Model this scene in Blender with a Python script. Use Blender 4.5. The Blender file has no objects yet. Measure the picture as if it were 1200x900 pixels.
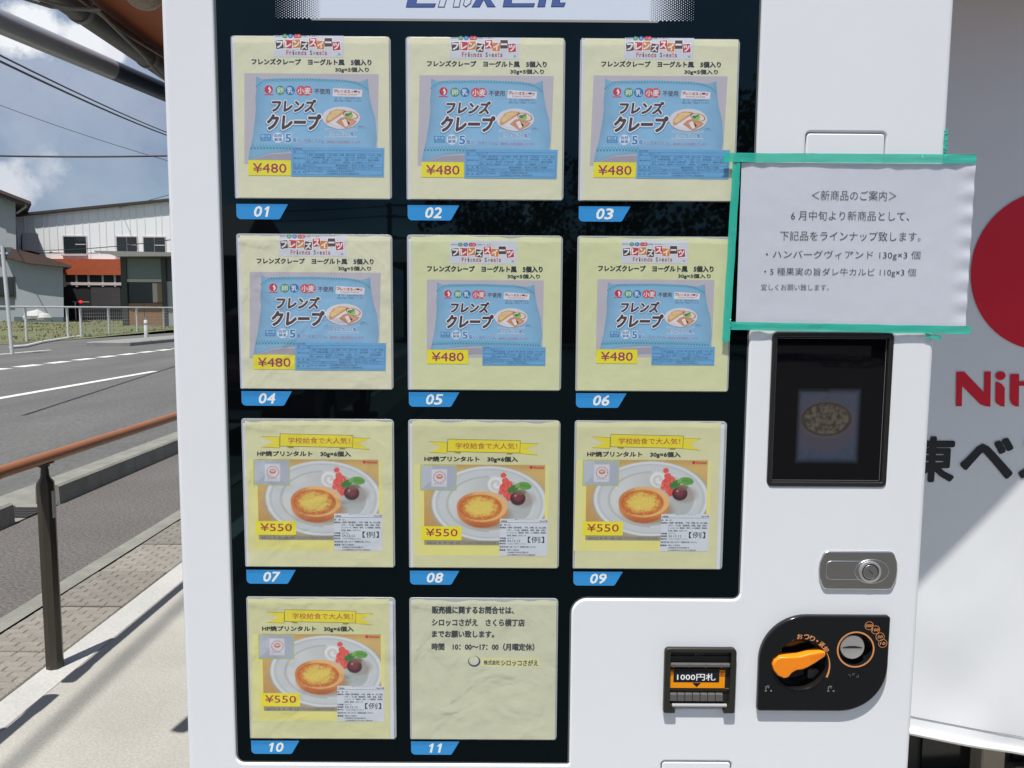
import bpy, bmesh, math, random
from mathutils import Vector, Matrix, noise
from mathutils.geometry import tessellate_polygon
random.seed(7)
S = bpy.context.scene
COL = S.collection
# ------------------------------------------------------------------ camera
PITCH, ROLL, YAW, F, DIST = 0.0969, 0.00657, 0.00243, 900.0, 1.04
_cp, _sp, _cr, _sr, _cy, _sy = (math.cos(PITCH), math.sin(PITCH), math.cos(ROLL), math.sin(ROLL), math.cos(YAW), math.sin(YAW))
FWD = Vector((_sy*_cp, _cy*_cp, -_sp)); _r0 = Vector((_cy, -_sy, 0)); _u0 = _r0.cross(FWD)
RIGHT = _cr*_r0 + _sr*_u0; UP = -_sr*_r0 + _cr*_u0
CAM = Vector((0, -DIST, 1.5))
cd = bpy.data.cameras.new('camera'); cam = bpy.data.objects.new('camera', cd); COL.objects.link(cam)
cd.sensor_width = 36; cd.lens = 27; cd.clip_start = 0.02; cd.clip_end = 3000
M4 = Matrix.Identity(4)
for i in range(3):
    M4[i][0] = RIGHT[i]; M4[i][1] = UP[i]; M4[i][2] = -FWD[i]; M4[i][3] = CAM[i]
cam.matrix_world = M4
S.camera = cam
def at(px, py, Y):
    "world point on the plane y=Y that was measured at this place of the photograph"
    d = FWD + RIGHT*(px-600)/F - UP*(py-450)/F
    return CAM + d*((Y-CAM.y)/d.y)
def gnd(px, py, Z=0.0):
    d = FWD + RIGHT*(px-600)/F - UP*(py-450)/F
    return CAM + d*((Z-CAM.z)/d.z)
# ------------------------------------------------------------------ light
SUNV = Vector((-0.14, -0.33, 1.0)).normalized()
sd = bpy.data.lights.new('sun', 'SUN'); sun = bpy.data.objects.new('sun', sd); COL.objects.link(sun)
sd.energy = 5.0; sd.angle = math.radians(0.5); sd.color = (1.0, 0.955, 0.89)
sun.rotation_euler = SUNV.to_track_quat('Z', 'Y').to_euler()
sun.location = (0, 0, 20)
W = bpy.data.worlds.new('World'); S.world = W; W.use_nodes = True
nt = W.node_tree; N = nt.nodes; L = nt.links
bg = N['Background']; bg.inputs[1].default_value = 0.085
sky = N.new('ShaderNodeTexSky'); sky.sky_type = 'NISHITA'; sky.sun_disc = False
sky.sun_elevation = math.asin(SUNV.z); sky.sun_rotation = math.atan2(SUNV.x, SUNV.y)
tc = N.new('ShaderNodeTexCoord'); sep = N.new('ShaderNodeSeparateXYZ'); L.new(tc.outputs['Generated'], sep.inputs[0])
def wmath(op, a, b=None, c=None):
    n = N.new('ShaderNodeMath'); n.operation = op
    for k, v in enumerate((a, b, c)):
        if v is None: continue
        if isinstance(v, (int, float)): n.inputs[k].default_value = v
        else: L.new(v, n.inputs[k])
    return n.outputs[0]
zz = wmath('ADD', wmath('MAXIMUM', sep.outputs[2], 0.0), 0.12)
com = N.new('ShaderNodeCombineXYZ')
L.new(wmath('DIVIDE', sep.outputs[0], zz), com.inputs[0]); L.new(wmath('DIVIDE', sep.outputs[1], zz), com.inputs[1])
def wnoise(scale, detail, off, vec=None, rough=.55):
    m = N.new('ShaderNodeMapping'); m.inputs['Location'].default_value = off
    L.new(vec or com.outputs[0], m.inputs[0])
    n = N.new('ShaderNodeTexNoise'); n.inputs['Scale'].default_value = scale; n.inputs['Detail'].default_value = detail
    n.inputs['Roughness'].default_value = rough; L.new(m.outputs[0], n.inputs[0]); return n.outputs[0]
def wramp(sock, *stops):
    r = N.new('ShaderNodeValToRGB'); e = r.color_ramp.elements
    while len(e) < len(stops): e.new(.5)
    for k, (p, c) in enumerate(stops): e[k].position = p; e[k].color = (*c, 1) if isinstance(c, tuple) else (c, c, c, 1)
    L.new(sock, r.inputs[0]); return r.outputs[0]
def wmix(f, a, b):
    m = N.new('ShaderNodeMix'); m.data_type = 'RGBA'
    L.new(f, m.inputs[0])
    for s, v in ((m.inputs[6], a), (m.inputs[7], b)):
        if isinstance(v, tuple): s.default_value = (*v, 1)
        else: L.new(v, s)
    return m.outputs[2]
# three cloud fields: a thin veil, a slate cloud bank and bright cumulus heads
veil = wramp(wnoise(.55, 6, (3.1, 1.7, 0)), (.34, .05), (.60, 1.0))
bank = wramp(wnoise(2.6, 7, (5.2, 0.3, 2.0), tc.outputs['Generated'], .6), (.36, (1.7, 2.4, 3.9)), (.68, (5.0, 5.6, 6.9)))
puff = wramp(wnoise(5.5, 9, (1.35, 4.4, 1.0), tc.outputs['Generated'], .58), (.60, 0.0), (.68, .8))
c1 = wmix(veil, sky.outputs[0], bank)
c2 = wmix(puff, c1, (8.4, 8.7, 9.2))
# cumulus heads: each a soft ball of sky broken up by noise
hn = wnoise(9, 8, (0, 0, 0), tc.outputs['Generated'], .62)
for px, py, r, mxv, cc_ in ((85, 135, .17, .38, (4.4, 5.0, 6.1)), (-20, 110, .12, .35, (5.0, 5.5, 6.6)), (50, 30, .050, .95, (9.5, 9.7, 10)), (92, 44, .040, .9, (9.5, 9.7, 10)), (128, 62, .032, .85, (9.0, 9.2, 9.6)), (-4, 212, .042, .85, (7.4, 7.7, 8.3)), (20, 226, .028, .6, (7.0, 7.4, 8.1))):
    dv = (FWD+RIGHT*(px-600)/F-UP*(py-450)/F).normalized()
    vd = N.new('ShaderNodeVectorMath'); vd.operation = 'DISTANCE'; L.new(tc.outputs['Generated'], vd.inputs[0]); vd.inputs[1].default_value = dv
    v = wmath('ADD', wmath('SUBTRACT', .85, wmath('DIVIDE', vd.outputs['Value'], r)), wmath('MULTIPLY', wmath('SUBTRACT', hn, .5), 2.6))
    c2 = wmix(wramp(v, (.08 if r > .1 else .12, 0.0), (.7 if r > .1 else .40, mxv)), c2, cc_)
L.new(c2, bg.inputs[0])
S.view_settings.view_transform = 'Standard'; S.view_settings.look = 'None'
S.view_settings.exposure = 0.20; S.view_settings.gamma = 1.0
try: S.view_settings.use_curve_mapping = False
except Exception: pass
S.cycles.max_bounces = 8; S.cycles.transparent_max_bounces = 12

# ------------------------------------------------------------------ helpers
def lin(c):
    return tuple(((v/255)/12.92 if v <= 10 else (((v/255)+.055)/1.055)**2.4) for v in c)
INK = 1.12
def C(r, g, b, k=INK):
    l = lin((r, g, b)); return tuple(min(.9, v*k) for v in l)
MATS = {}
def material(name, color=(.5, .5, .5), rough=.5, metal=0.0, spec=.5, bump=0.0, bscale=200.0, var=0.0, vscale=8.0, var2=None, attr=False, coat=0.0, emis=None, estr=0.0, detail=5.0, speck=0.0, stretch=None):
    if name in MATS: return MATS[name]
    m = bpy.data.materials.new(name); m.use_nodes = True; nt = m.node_tree; n = nt.nodes; l = nt.links
    b = n['Principled BSDF']
    b.inputs['Roughness'].default_value = rough; b.inputs['Metallic'].default_value = metal
    b.inputs['Specular IOR Level'].default_value = spec
    b.inputs['Coat Weight'].default_value = coat; b.inputs['Coat Roughness'].default_value = .05
    t = n.new('ShaderNodeTexCoord')
    vec = t.outputs['Object']
    if stretch:
        mp = n.new('ShaderNodeMapping'); mp.inputs['Scale'].default_value = stretch; l.new(vec, mp.inputs[0]); vec = mp.outputs[0]
    base = None
    if attr:
        a = n.new('ShaderNodeAttribute'); a.attribute_name = 'Col'; base = a.outputs['Color']
    else:
        r = n.new('ShaderNodeRGB'); r.outputs[0].default_value = (*color, 1); base = r.outputs[0]
    if var or var2:
        no = n.new('ShaderNodeTexNoise'); no.inputs['Scale'].default_value = vscale; no.inputs['Detail'].default_value = detail
        no.inputs['Roughness'].default_value = .65
        l.new(vec, no.inputs[0])
        mr = n.new('ShaderNodeMapRange'); mr.inputs[1].default_value = .3; mr.inputs[2].default_value = .7
        l.new(no.outputs[0], mr.inputs[0])
        if var2:
            mx = n.new('ShaderNodeMix'); mx.data_type = 'RGBA'; l.new(mr.outputs[0], mx.inputs[0]); l.new(base, mx.inputs[6]); mx.inputs[7].default_value = (*var2, 1)
            base = mx.outputs[2]
        if var:
            mr.inputs[3].default_value = 0; mr.inputs[4].default_value = 1
            m2 = n.new('ShaderNodeMapRange'); m2.inputs[3].default_value = 1-var; m2.inputs[4].default_value = 1+var; l.new(mr.outputs[0], m2.inputs[0])
            vm = n.new('ShaderNodeVectorMath'); vm.operation = 'SCALE'; l.new(base, vm.inputs[0]); l.new(m2.outputs[0], vm.inputs['Scale']); base = vm.outputs[0]
    if speck:
        no = n.new('ShaderNodeTexNoise'); no.inputs['Scale'].default_value = bscale*.8; no.inputs['Detail'].default_value = 3; l.new(vec, no.inputs[0])
        m2 = n.new('ShaderNodeMapRange'); m2.inputs[1].default_value = .3; m2.inputs[2].default_value = .7; m2.inputs[3].default_value = 1-speck; m2.inputs[4].default_value = 1+speck; l.new(no.outputs[0], m2.inputs[0])
        vm = n.new('ShaderNodeVectorMath'); vm.operation = 'SCALE'; l.new(base, vm.inputs[0]); l.new(m2.outputs[0], vm.inputs['Scale']); base = vm.outputs[0]
    if name == 'paver_concrete':
        oi = n.new('ShaderNodeObjectInfo'); m2 = n.new('ShaderNodeMapRange'); m2.inputs[3].default_value = .78; m2.inputs[4].default_value = 1.12; l.new(oi.outputs['Random'], m2.inputs[0])
        vm = n.new('ShaderNodeVectorMath'); vm.operation = 'SCALE'; l.new(base, vm.inputs[0]); l.new(m2.outputs[0], vm.inputs['Scale']); base = vm.outputs[0]
    l.new(base, b.inputs['Base Color'])
    if bump:
        no = n.new('ShaderNodeTexNoise'); no.inputs['Scale'].default_value = bscale; no.inputs['Detail'].default_value = 4; l.new(vec, no.inputs[0])
        bp = n.new('ShaderNodeBump'); bp.inputs['Strength'].default_value = min(1, bump); bp.inputs['Distance'].default_value = .6/bscale
        l.new(no.outputs[0], bp.inputs['Height']); l.new(bp.outputs[0], b.inputs['Normal'])
    if emis == 'attr':
        l.new(base, b.inputs['Emission Color']); b.inputs['Emission Strength'].default_value = estr
    elif emis:
        b.inputs['Emission Color'].default_value = (*emis, 1); b.inputs['Emission Strength'].default_value = estr
    MATS[name] = m; return m
def film_material(name, haze=.07, bump=.25, bscale=14, tint=(1, 1, 1)):
    if name in MATS: return MATS[name]
    m = bpy.data.materials.new(name); m.use_nodes = True; nt = m.node_tree; n = nt.nodes; l = nt.links
    n.remove(n['Principled BSDF']); out = n['Material Output']
    tr = n.new('ShaderNodeBsdfTransparent'); tr.inputs[0].default_value = (*tint, 1)
    df = n.new('ShaderNodeBsdfDiffuse'); df.inputs[0].default_value = (.8, .82, .84, 1)
    gl = n.new('ShaderNodeBsdfGlossy'); gl.inputs['Roughness'].default_value = .06
    t = n.new('ShaderNodeTexCoord'); no = n.new('ShaderNodeTexNoise'); no.inputs['Scale'].default_value = bscale; no.inputs['Detail'].default_value = 2; no.inputs['Distortion'].default_value = 1.2
    l.new(t.outputs['Object'], no.inputs[0])
    bp = n.new('ShaderNodeBump'); bp.inputs['Strength'].default_value = bump; bp.inputs['Distance'].default_value = .01
    l.new(no.outputs[0], bp.inputs['Height']); l.new(bp.outputs[0], gl.inputs['Normal'])
    lw = n.new('ShaderNodeLayerWeight'); lw.inputs[0].default_value = .5; l.new(bp.outputs[0], lw.inputs['Normal'])
    pw = n.new('ShaderNodeMath'); pw.operation = 'POWER'; pw.inputs[1].default_value = 5; l.new(lw.outputs['Facing'], pw.inputs[0])
    fr = n.new('ShaderNodeMath'); fr.operation = 'MULTIPLY_ADD'; fr.inputs[1].default_value = .9; fr.inputs[2].default_value = .05; l.new(pw.outputs[0], fr.inputs[0])
    m1 = n.new('ShaderNodeMixShader'); m1.inputs[0].default_value = haze; l.new(tr.outputs[0], m1.inputs[1]); l.new(df.outputs[0], m1.inputs[2])
    m2 = n.new('ShaderNodeMixShader'); l.new(fr.outputs[0], m2.inputs[0]); l.new(m1.outputs[0], m2.inputs[1]); l.new(gl.outputs[0], m2.inputs[2])
    l.new(m2.outputs[0], out.inputs[0]); MATS[name] = m; return m

class MB:
    def __init__(s): s.v = []; s.f = []; s.c = []; s.m = []; s.sm = []
    def add(s, vs, fs, col=(.5, .5, .5), mi=0, smooth=False):
        o = len(s.v); s.v += [tuple(v) for v in vs]
        vc = isinstance(col, list)
        for f in fs:
            s.f.append(tuple(o+i for i in f)); s.m.append(mi); s.sm.append(smooth)
            s.c.append([col[i] for i in f] if vc else col)
        return s
    def box(s, a, b, mi=0, col=(.5, .5, .5), bev=0):
        x0, y0, z0 = a; x1, y1, z1 = b
        if bev:
            e = bev
            pts = []
            # chamfered box
            import itertools
            bm_v = []
            for sx, sy, sz in itertools.product((0, 1), repeat=3):
                X = (x0, x1)[sx]; Y = (y0, y1)[sy]; Z = (z0, z1)[sz]; dx = e*(1-2*sx); dy = e*(1-2*sy); dz = e*(1-2*sz)
                bm_v += [(X, Y+dy, Z+dz), (X+dx, Y, Z+dz), (X+dx, Y+dy, Z)]
            idx = lambda sx, sy, sz, k: (sx*4+sy*2+sz)*3+k
            fs = []
            fs.append([idx(0, 0, 0, 0), idx(0, 0, 1, 0), idx(0, 1, 1, 0), idx(0, 1, 0, 0)])
            fs.append([idx(1, 0, 0, 0), idx(1, 1, 0, 0), idx(1, 1, 1, 0), idx(1, 0, 1, 0)])
            fs.append([idx(0, 0, 0, 1), idx(1, 0, 0, 1), idx(1, 0, 1, 1), idx(0, 0, 1, 1)])
            fs.append([idx(0, 1, 0, 1), idx(0, 1, 1, 1), idx(1, 1, 1, 1), idx(1, 1, 0, 1)])
            fs.append([idx(0, 0, 0, 2), idx(0, 1, 0, 2), idx(1, 1, 0, 2), idx(1, 0, 0, 2)])
            fs.append([idx(0, 0, 1, 2), idx(1, 0, 1, 2), idx(1, 1, 1, 2), idx(0, 1, 1, 2)])
            for a1 in (0, 1):
                for b1 in (0, 1):
                    fs.append([idx(a1, b1, 0, 0), idx(a1, b1, 1, 0), idx(a1, b1, 1, 1), idx(a1, b1, 0, 1)])
                    fs.append([idx(a1, 0, b1, 0), idx(a1, 1, b1, 0), idx(a1, 1, b1, 2), idx(a1, 0, b1, 2)])
                    fs.append([idx(0, a1, b1, 1), idx(1, a1, b1, 1), idx(1, a1, b1, 2), idx(0, a1, b1, 2)])
            for sx, sy, sz in itertools.product((0, 1), repeat=3):
                fs.append([idx(sx, sy, sz, 0), idx(sx, sy, sz, 1), idx(sx, sy, sz, 2)])
            # orient outwards
            cx, cy, cz = (x0+x1)/2, (y0+y1)/2, (z0+z1)/2
            out = []
            for f in fs:
                p = [Vector(bm_v[i]) for i in f]; nrm = (p[1]-p[0]).cross(p[2]-p[0]); ce = sum(p, Vector())/len(p)-Vector((cx, cy, cz))
                out.append(f if nrm.dot(ce) > 0 else f[::-1])
            return s.add(bm_v, out, col, mi)
        vs = [(x0, y0, z0), (x1, y0, z0), (x1, y1, z0), (x0, y1, z0), (x0, y0, z1), (x1, y0, z1), (x1, y1, z1), (x0, y1, z1)]
        return s.add(vs, [(3, 2, 1, 0), (4, 5, 6, 7), (0, 1, 5, 4), (1, 2, 6, 5), (2, 3, 7, 6), (3, 0, 4, 7)], col, mi)
    def tube(s, pts, r, seg=10, mi=0, col=(.5, .5, .5), caps=True, smooth=True):
        pts = [Vector(p) for p in pts]; n = len(pts)
        rs = r if isinstance(r, (list, tuple)) else [r]*n
        vs = []; up = None
        for i, p in enumerate(pts):
            d = (pts[min(i+1, n-1)]-pts[max(i-1, 0)]).normalized()
            if up is None: up = Vector((0, 0, 1)) if abs(d.z) < .9 else Vector((1, 0, 0))
            a = d.cross(up).normalized(); b = a.cross(d).normalized(); up = b
            for k in range(seg):
                t = 2*math.pi*k/seg; vs.append(p+(a*math.cos(t)+b*math.sin(t))*rs[i])
        fs = []
        for i in range(n-1):
            for k in range(seg):
                k2 = (k+1) % seg; fs.append((i*seg+k, (i+1)*seg+k, (i+1)*seg+k2, i*seg+k2))
        s.add(vs, fs, col, mi, smooth)
        if caps:
            s.add(vs[:seg], [tuple(range(seg))], col, mi); s.add(vs[-seg:], [tuple(range(seg))[::-1]], col, mi)
        return s
    def lathe(s, prof, c=(0, 0, 0), axis='Z', seg=32, mi=0, col=(.5, .5, .5), smooth=True, sx=1, sz=1):
        "prof: (radius, height) from bottom to top; axis Z up or Y (height towards -y)"
        vs = []
        for r, h in prof:
            for k in range(seg):
                t = 2*math.pi*k/seg
                if axis == 'Z': vs.append((c[0]+r*math.cos(t), c[1]+r*math.sin(t), c[2]+h))
                else: vs.append((c[0]+r*math.cos(t)*sx, c[1]-h, c[2]+r*math.sin(t)*sz))
        fs = []
        for i in range(len(prof)-1):
            for k in range(seg):
                k2 = (k+1) % seg; fs.append((i*seg+k, i*seg+k2, (i+1)*seg+k2, (i+1)*seg+k))
        return s.add(vs, fs, col, mi, smooth)
    def flat(s, poly, y=0.0, col=(.5, .5, .5), mi=0):
        "flat polygon in the XZ plane facing -y"
        a = sum(poly[i][0]*poly[(i+1) % len(poly)][1]-poly[(i+1) % len(poly)][0]*poly[i][1] for i in range(len(poly)))
        if a < 0: poly = poly[::-1]
        vs = [(x, y, z) for x, z in poly]
        if len(poly) <= 4: return s.add(vs, [tuple(range(len(poly)))], col, mi)
        tris = tessellate_polygon([[Vector((x, z, 0)) for x, z in poly]])
        return s.add(vs, [orient(t, poly) for t in tris], col, mi)
    def build(s, name, mats, parent=None, loc=None, angle=35, smooth=None):
        me = bpy.data.meshes.new(name); me.from_pydata(s.v, [], s.f)
        if not isinstance(mats, (list, tuple)): mats = [mats]
        for m in mats: me.materials.append(m)
        me.polygons.foreach_set('material_index', s.m)
        me.polygons.foreach_set('use_smooth', s.sm if smooth is None else [smooth]*len(s.f))
        ca = me.color_attributes.new('Col', 'FLOAT_COLOR', 'CORNER')
        buf = []
        for f, c in zip(s.f, s.c):
            if isinstance(c, list):
                for q in c: buf += [*q, 1.0]
            else:
                buf += [*c, 1.0]*len(f)
        ca.data.foreach_set('color', buf)
        me.update()
        if any(s.sm) or smooth: me.set_sharp_from_angle(angle=math.radians(angle))
        o = bpy.data.objects.new(name, me); COL.objects.link(o)
        if parent: o.parent = parent
        if loc: o.location = loc
        return o
def orient(t, poly):
    a, b, c = (poly[i] for i in t)
    return tuple(t) if (b[0]-a[0])*(c[1]-a[1])-(c[0]-a[0])*(b[1]-a[1]) > 0 else tuple(t)[::-1]
def tag(o, label=None, cat=None, group=None, kind=None):
    if label: o['label'] = label
    if cat: o['category'] = cat
    if group: o['group'] = group
    if kind: o['kind'] = kind
    return o
def empty(name, loc, label, cat, group=None, rz=0):
    o = bpy.data.objects.new(name, None); COL.objects.link(o); o.location = loc; o.rotation_euler = (0, 0, rz); o.empty_display_size = .1
    return tag(o, label, cat, group)
def struct(o): o['kind'] = 'structure'; return o
def rect(x0, z0, x1, z1): return [(x0, z0), (x1, z0), (x1, z1), (x0, z1)]
def ell(cx, cz, rx, rz=None, n=28, rot=0, a0=0, a1=2*math.pi):
    rz = rz or rx; full = abs(a1-a0-2*math.pi) < 1e-6; out = []
    for k in range(n if full else n+1):
        t = a0+(a1-a0)*k/n; x = rx*math.cos(t); z = rz*math.sin(t)
        out.append((cx+x*math.cos(rot)-z*math.sin(rot), cz+x*math.sin(rot)+z*math.cos(rot)))
    return out
def fillet(poly, r, n=6):
    "round every corner of a CCW polygon; r may be a list"
    out = []; m = len(poly)
    for i in range(m):
        p0, p, p1 = Vector(poly[i-1]), Vector(poly[i]), Vector(poly[(i+1) % m]); rr = r[i] if isinstance(r, (list, tuple)) else r
        if rr <= 0: out.append(tuple(p)); continue
        a = (p0-p).normalized(); b = (p1-p).normalized(); ang = a.angle(b); d = rr/math.tan(ang/2)
        s, e = p+a*d, p+b*d; c = p+(a+b).normalized()*(rr/math.sin(ang/2))
        t0 = math.atan2(s.y-c.y, s.x-c.x); t1 = math.atan2(e.y-c.y, e.x-c.x); dt = (t1-t0+math.pi) % (2*math.pi)-math.pi
        for k in range(n+1):
            t = t0+dt*k/n; out.append((c.x+rr*math.cos(t), c.y+rr*math.sin(t)))
    return out
def offs(loop, d):
    "move a CCW loop inwards by d"
    m = len(loop); out = []
    for i in range(m):
        p0, p, p1 = Vector(loop[i-1]), Vector(loop[i]), Vector(loop[(i+1) % m])
        e0 = (p-p0); e1 = (p1-p)
        if e0.length < 1e-9: e0 = e1
        if e1.length < 1e-9: e1 = e0
        e0.normalize(); e1.normalize(); n0 = Vector((-e0.y, e0.x)); n1 = Vector((-e1.y, e1.x)); n = n0+n1
        n = n/(max(.3, n.length_squared/2)) if n.length > 1e-6 else n0
        out.append((p.x+n.x*d, p.y+n.y*d))
    return out
def inside(p, loop):
    r = False; n = len(loop)
    for i in range(n):
        (x0, y0), (x1, y1) = loop[i], loop[(i+1) % n]
        if (y0 > p[1]) != (y1 > p[1]) and p[0] < (x1-x0)*(p[1]-y0)/(y1-y0)+x0: r = not r
    return r
def plate(mb, outer, y0, thick, bev=0.0, holes=(), hdepth=None, hbev=None, mi=0, col=(.5, .5, .5), back=True, steps=3):
    "slab facing -y with its front at y0, rounded front edges, and open holes"
    ins = offs(outer, bev) if bev else outer
    hb = bev if hbev is None else hbev
    hin = [offs(h, -hb) if hb else h for h in holes]
    loops = [ins]+hin; allp = [p for lp in loops for p in lp]
    if holes:
        bm = bmesh.new(); es = []; ix = {}
        for lp in loops:
            bv = [bm.verts.new((x, z, 0)) for x, z in lp]
            for v in bv: ix[v] = len(ix)
            es += [bm.edges.new((bv[i], bv[(i+1) % len(bv)])) for i in range(len(bv))]
        r_ = bmesh.ops.triangle_fill(bm, use_beauty=True, use_dissolve=False, edges=es, normal=(0, 0, 1))
        tris = []
        for f in bm.faces:
            c = f.calc_center_median()
            if not any(inside((c.x, c.y), h) for h in hin): tris.append(tuple(ix[v] for v in f.verts))
        bm.free()
    else: tris = tessellate_polygon([[Vector((x, z, 0)) for x, z in lp] for lp in loops])
    mb.add([(x, y0, z) for x, z in allp], [orient(t, allp) for t in tris], col, mi)
    def wall(lp, sign, depth, bev):
        rings = []
        if bev:
            for k in range(steps+1):
                a = math.pi/2*k/steps; rings.append((offs(lp, sign*bev*(1-math.sin(a))), y0+bev*(1-math.cos(a))))
        else: rings.append((lp, y0))
        rings.append((lp, y0+depth)); n = len(lp); vs = []
        for pts, y in rings: vs += [(x, y, z) for x, z in pts]
        fs = []
        for i in range(len(rings)-1):
            for k in range(n):
                k2 = (k+1) % n; f = (i*n+k, (i+1)*n+k, (i+1)*n+k2, i*n+k2)
                fs.append(f if sign > 0 else f[::-1])
        mb.add(vs, fs, col, mi, True)
    wall(outer, 1, thick, bev)
    for h in holes: wall(h, -1, hdepth or thick, hb)
    if back and not holes:
        t2 = tessellate_polygon([[Vector((x, z, 0)) for x, z in outer]])
        mb.add([(x, y0+thick, z) for x, z in outer], [orient(t, outer)[::-1] for t in t2], col, mi)
    return mb
def ring(mb, outer, inner, y, col=(.5, .5, .5), mi=0):
    n = len(outer); mb.add([(x, y, z) for x, z in outer]+[(x, y, z) for x, z in inner], [(k, (k+1) % n, n+(k+1) % n, n+k) for k in range(n)], col, mi); return mb
# text: triangulated outlines of the built-in font
_TC = {}
def glyphs(s, bold=0.0, res=2):
    k = (s, bold, res)
    if k in _TC: return _TC[k]
    c = bpy.data.curves.new('txt', 'FONT'); c.body = s; c.size = 1; c.resolution_u = res; c.offset = bold
    o = bpy.data.objects.new('txt', c); COL.objects.link(o)
    dg = bpy.context.evaluated_depsgraph_get(); dg.update()
    m = bpy.data.meshes.new_from_object(o.evaluated_get(dg))
    vs = [(v.co.x, v.co.y) for v in m.vertices]; fs = [tuple(p.vertices) for p in m.polygons]
    bpy.data.objects.remove(o); bpy.data.curves.remove(c); bpy.data.meshes.remove(m)
    _TC[k] = (vs, fs); return _TC[k]
def text(mb, s, box, y=0.0, col=(0, 0, 0), bold=0.0, shear=0.0, mi=0, res=2, rot=0.0, fn=None):
    "fit the text into box (x0,z0,x1,z1)"
    bv, fs = glyphs(s, 0.0, res); vs = bv
    if not bv: return
    if bold < 0: vs, fs = glyphs(s, bold, res)
    ax = min(v[0] for v in bv); bx = max(v[0] for v in bv); az = min(v[1] for v in bv); bz = max(v[1] for v in bv)
    x0, z0, x1, z1 = box; kx = (x1-x0)/max(1e-6, bx-ax); kz = (z1-z0)/max(1e-6, bz-az)
    cx, cz = (x0+x1)/2, (z0+z1)/2; out = []
    for x, z in vs:
        X = x0+(x-ax)*kx; Z = z0+(z-az)*kz; X += (Z-cz)*shear
        if rot:
            dx, dz = X-cx, Z-cz; X = cx+dx*math.cos(rot)-dz*math.sin(rot); Z = cz+dx*math.sin(rot)+dz*math.cos(rot)
        if fn: X, Z = fn(X, Z)
        out.append((X, y, Z))
    if bold <= 0: mb.add(out, fs, col, mi); return
    # bold: shifted copies, each a hair in front of the last
    e = bold*min(kz, kx*1.3); n = 4 if bold < .033 else 12
    for k in range(n):
        t = 2*math.pi*(k+.5)/n
        mb.add([(x+e*math.cos(t), q-3e-6*k, z+e*math.sin(t)) for x, q, z in out], fs, col, mi)

# ------------------------------------------------------------------ materials
WHITE = material('white_paint', (.80, .83, .862), .32, bump=.05, bscale=900, var=.015, vscale=3)
BLACKGLASS = material('black_glass', (.0018, .0026, .0032), .02, spec=.45)
BLACKGLASS.node_tree.nodes['Principled BSDF'].inputs['Specular Tint'].default_value = (.45, .85, 1, 1)
BLACK = material('black_plastic', (.018, .018, .018), .35, bump=.06, bscale=500)
GLOSSBLACK = material('gloss_black', (.008, .009, .010), .12)
STEEL = material('brushed_steel', (.62, .61, .59), .28, 1.0, bump=.1, bscale=600, stretch=(1, 1, 12))
STEELLIGHT = material('bright_steel', (.80, .79, .77), .36, .85)
PRINT = material('printed_paper', attr=True, rough=.55, spec=.3)
STICKER = material('printed_sticker', attr=True, rough=.3, spec=.4)
SHEET = material('cream_sheet', attr=True, rough=.6, spec=.3, var=.03, vscale=22, bump=.05, bscale=60)
HOLDER = material('holder_plastic', (.42, .45, .47), .25)
FILM = film_material('clear_film', .02, .30, 9)
FILMW = film_material('wrinkled_film', .035, .55, 16)
ORANGE = material('orange_plastic', (.95, .27, .01), .3)
TAPE = film_material('green_tape', .66, .8, 55)
TAPE.node_tree.nodes['Diffuse BSDF'].inputs[0].default_value = (.045, .60, .46, 1)
SCREEN = material('screen_picture', attr=True, rough=.08, emis='attr', estr=.7)

# ================================================================== VENDING MACHINE
vm = empty('vending_machine', (.059, 0, 0), 'white frozen food vending machine with black glass front and eleven numbered product sheets', 'vending machine')
def vb(mb, name, mats, parent=vm, **k):
    o = mb.build(name, mats, parent, **k)
    if parent is vm: o.location = (-.059, 0, 0)
    return o
XL, XR, ZB, ZT = -.457, .575, .12, 2.05
# cabinet behind the door
mb = MB(); plate(mb, fillet(rect(XL+.006, .10, XR-.006, ZT-.01), .008), .075, .73, .004); vb(mb, 'cabinet', WHITE)
mb = MB(); plate(mb, rect(XL+.012, .11, XR-.012, ZT-.02), .060, .02, 0); vb(mb, 'door_gasket', BLACK)
mb = MB(); mb.box((XL+.02, .03, 0), (XR-.02, .78, .10), bev=.004); vb(mb, 'plinth', material('grey_paint', (.2, .2, .2), .5))
GL, GR, GB, GS, GX = -.388, .3237, .852, 1.0975, .0880
glass_loop = fillet([(GL, GB), (GX, GB), (GX, GS), (GR, GS), (GR, 1.985), (GL, 1.985)], [.012, .003, .022, .010, .012, .012])
scr = fillet(rect(.3555, 1.2605, .5185, 1.4705), .006)
hnd = fillet(rect(.3885, 1.560, .4945, 1.7355), .006)
hn2 = fillet(rect(.2195, .70, .3200, .8585), .006)
bil = fillet(rect(.2235, .9390, .3195, 1.0215), .004)
def cp(x, y):
    p = at(880+x/6.428, 710+y/6.428, -.006); return (p.x, p.z)
wc = cp(372, 442); wr = .0362; cc = cp(785, 325); cr = .0245
mb = MB(); outer_ = fillet(rect(XL, ZB, XR, ZT), .016); hl_ = [glass_loop, scr, hnd, hn2, bil, ell(*wc, wr+.001, n=48)[::-1][::-1], ell(*cc, cr+.0005, n=40)]
# door rim is softly rounded, the lips of the openings are tight
plate(mb, outer_, 0, .060, .007, holes=hl_, hdepth=.03, steps=5, hbev=.0028)
# small edges of the openings are tight, so rebuild their lips with a finer bevel than the door rim
vb(mb, 'door', WHITE, angle=50)
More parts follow.
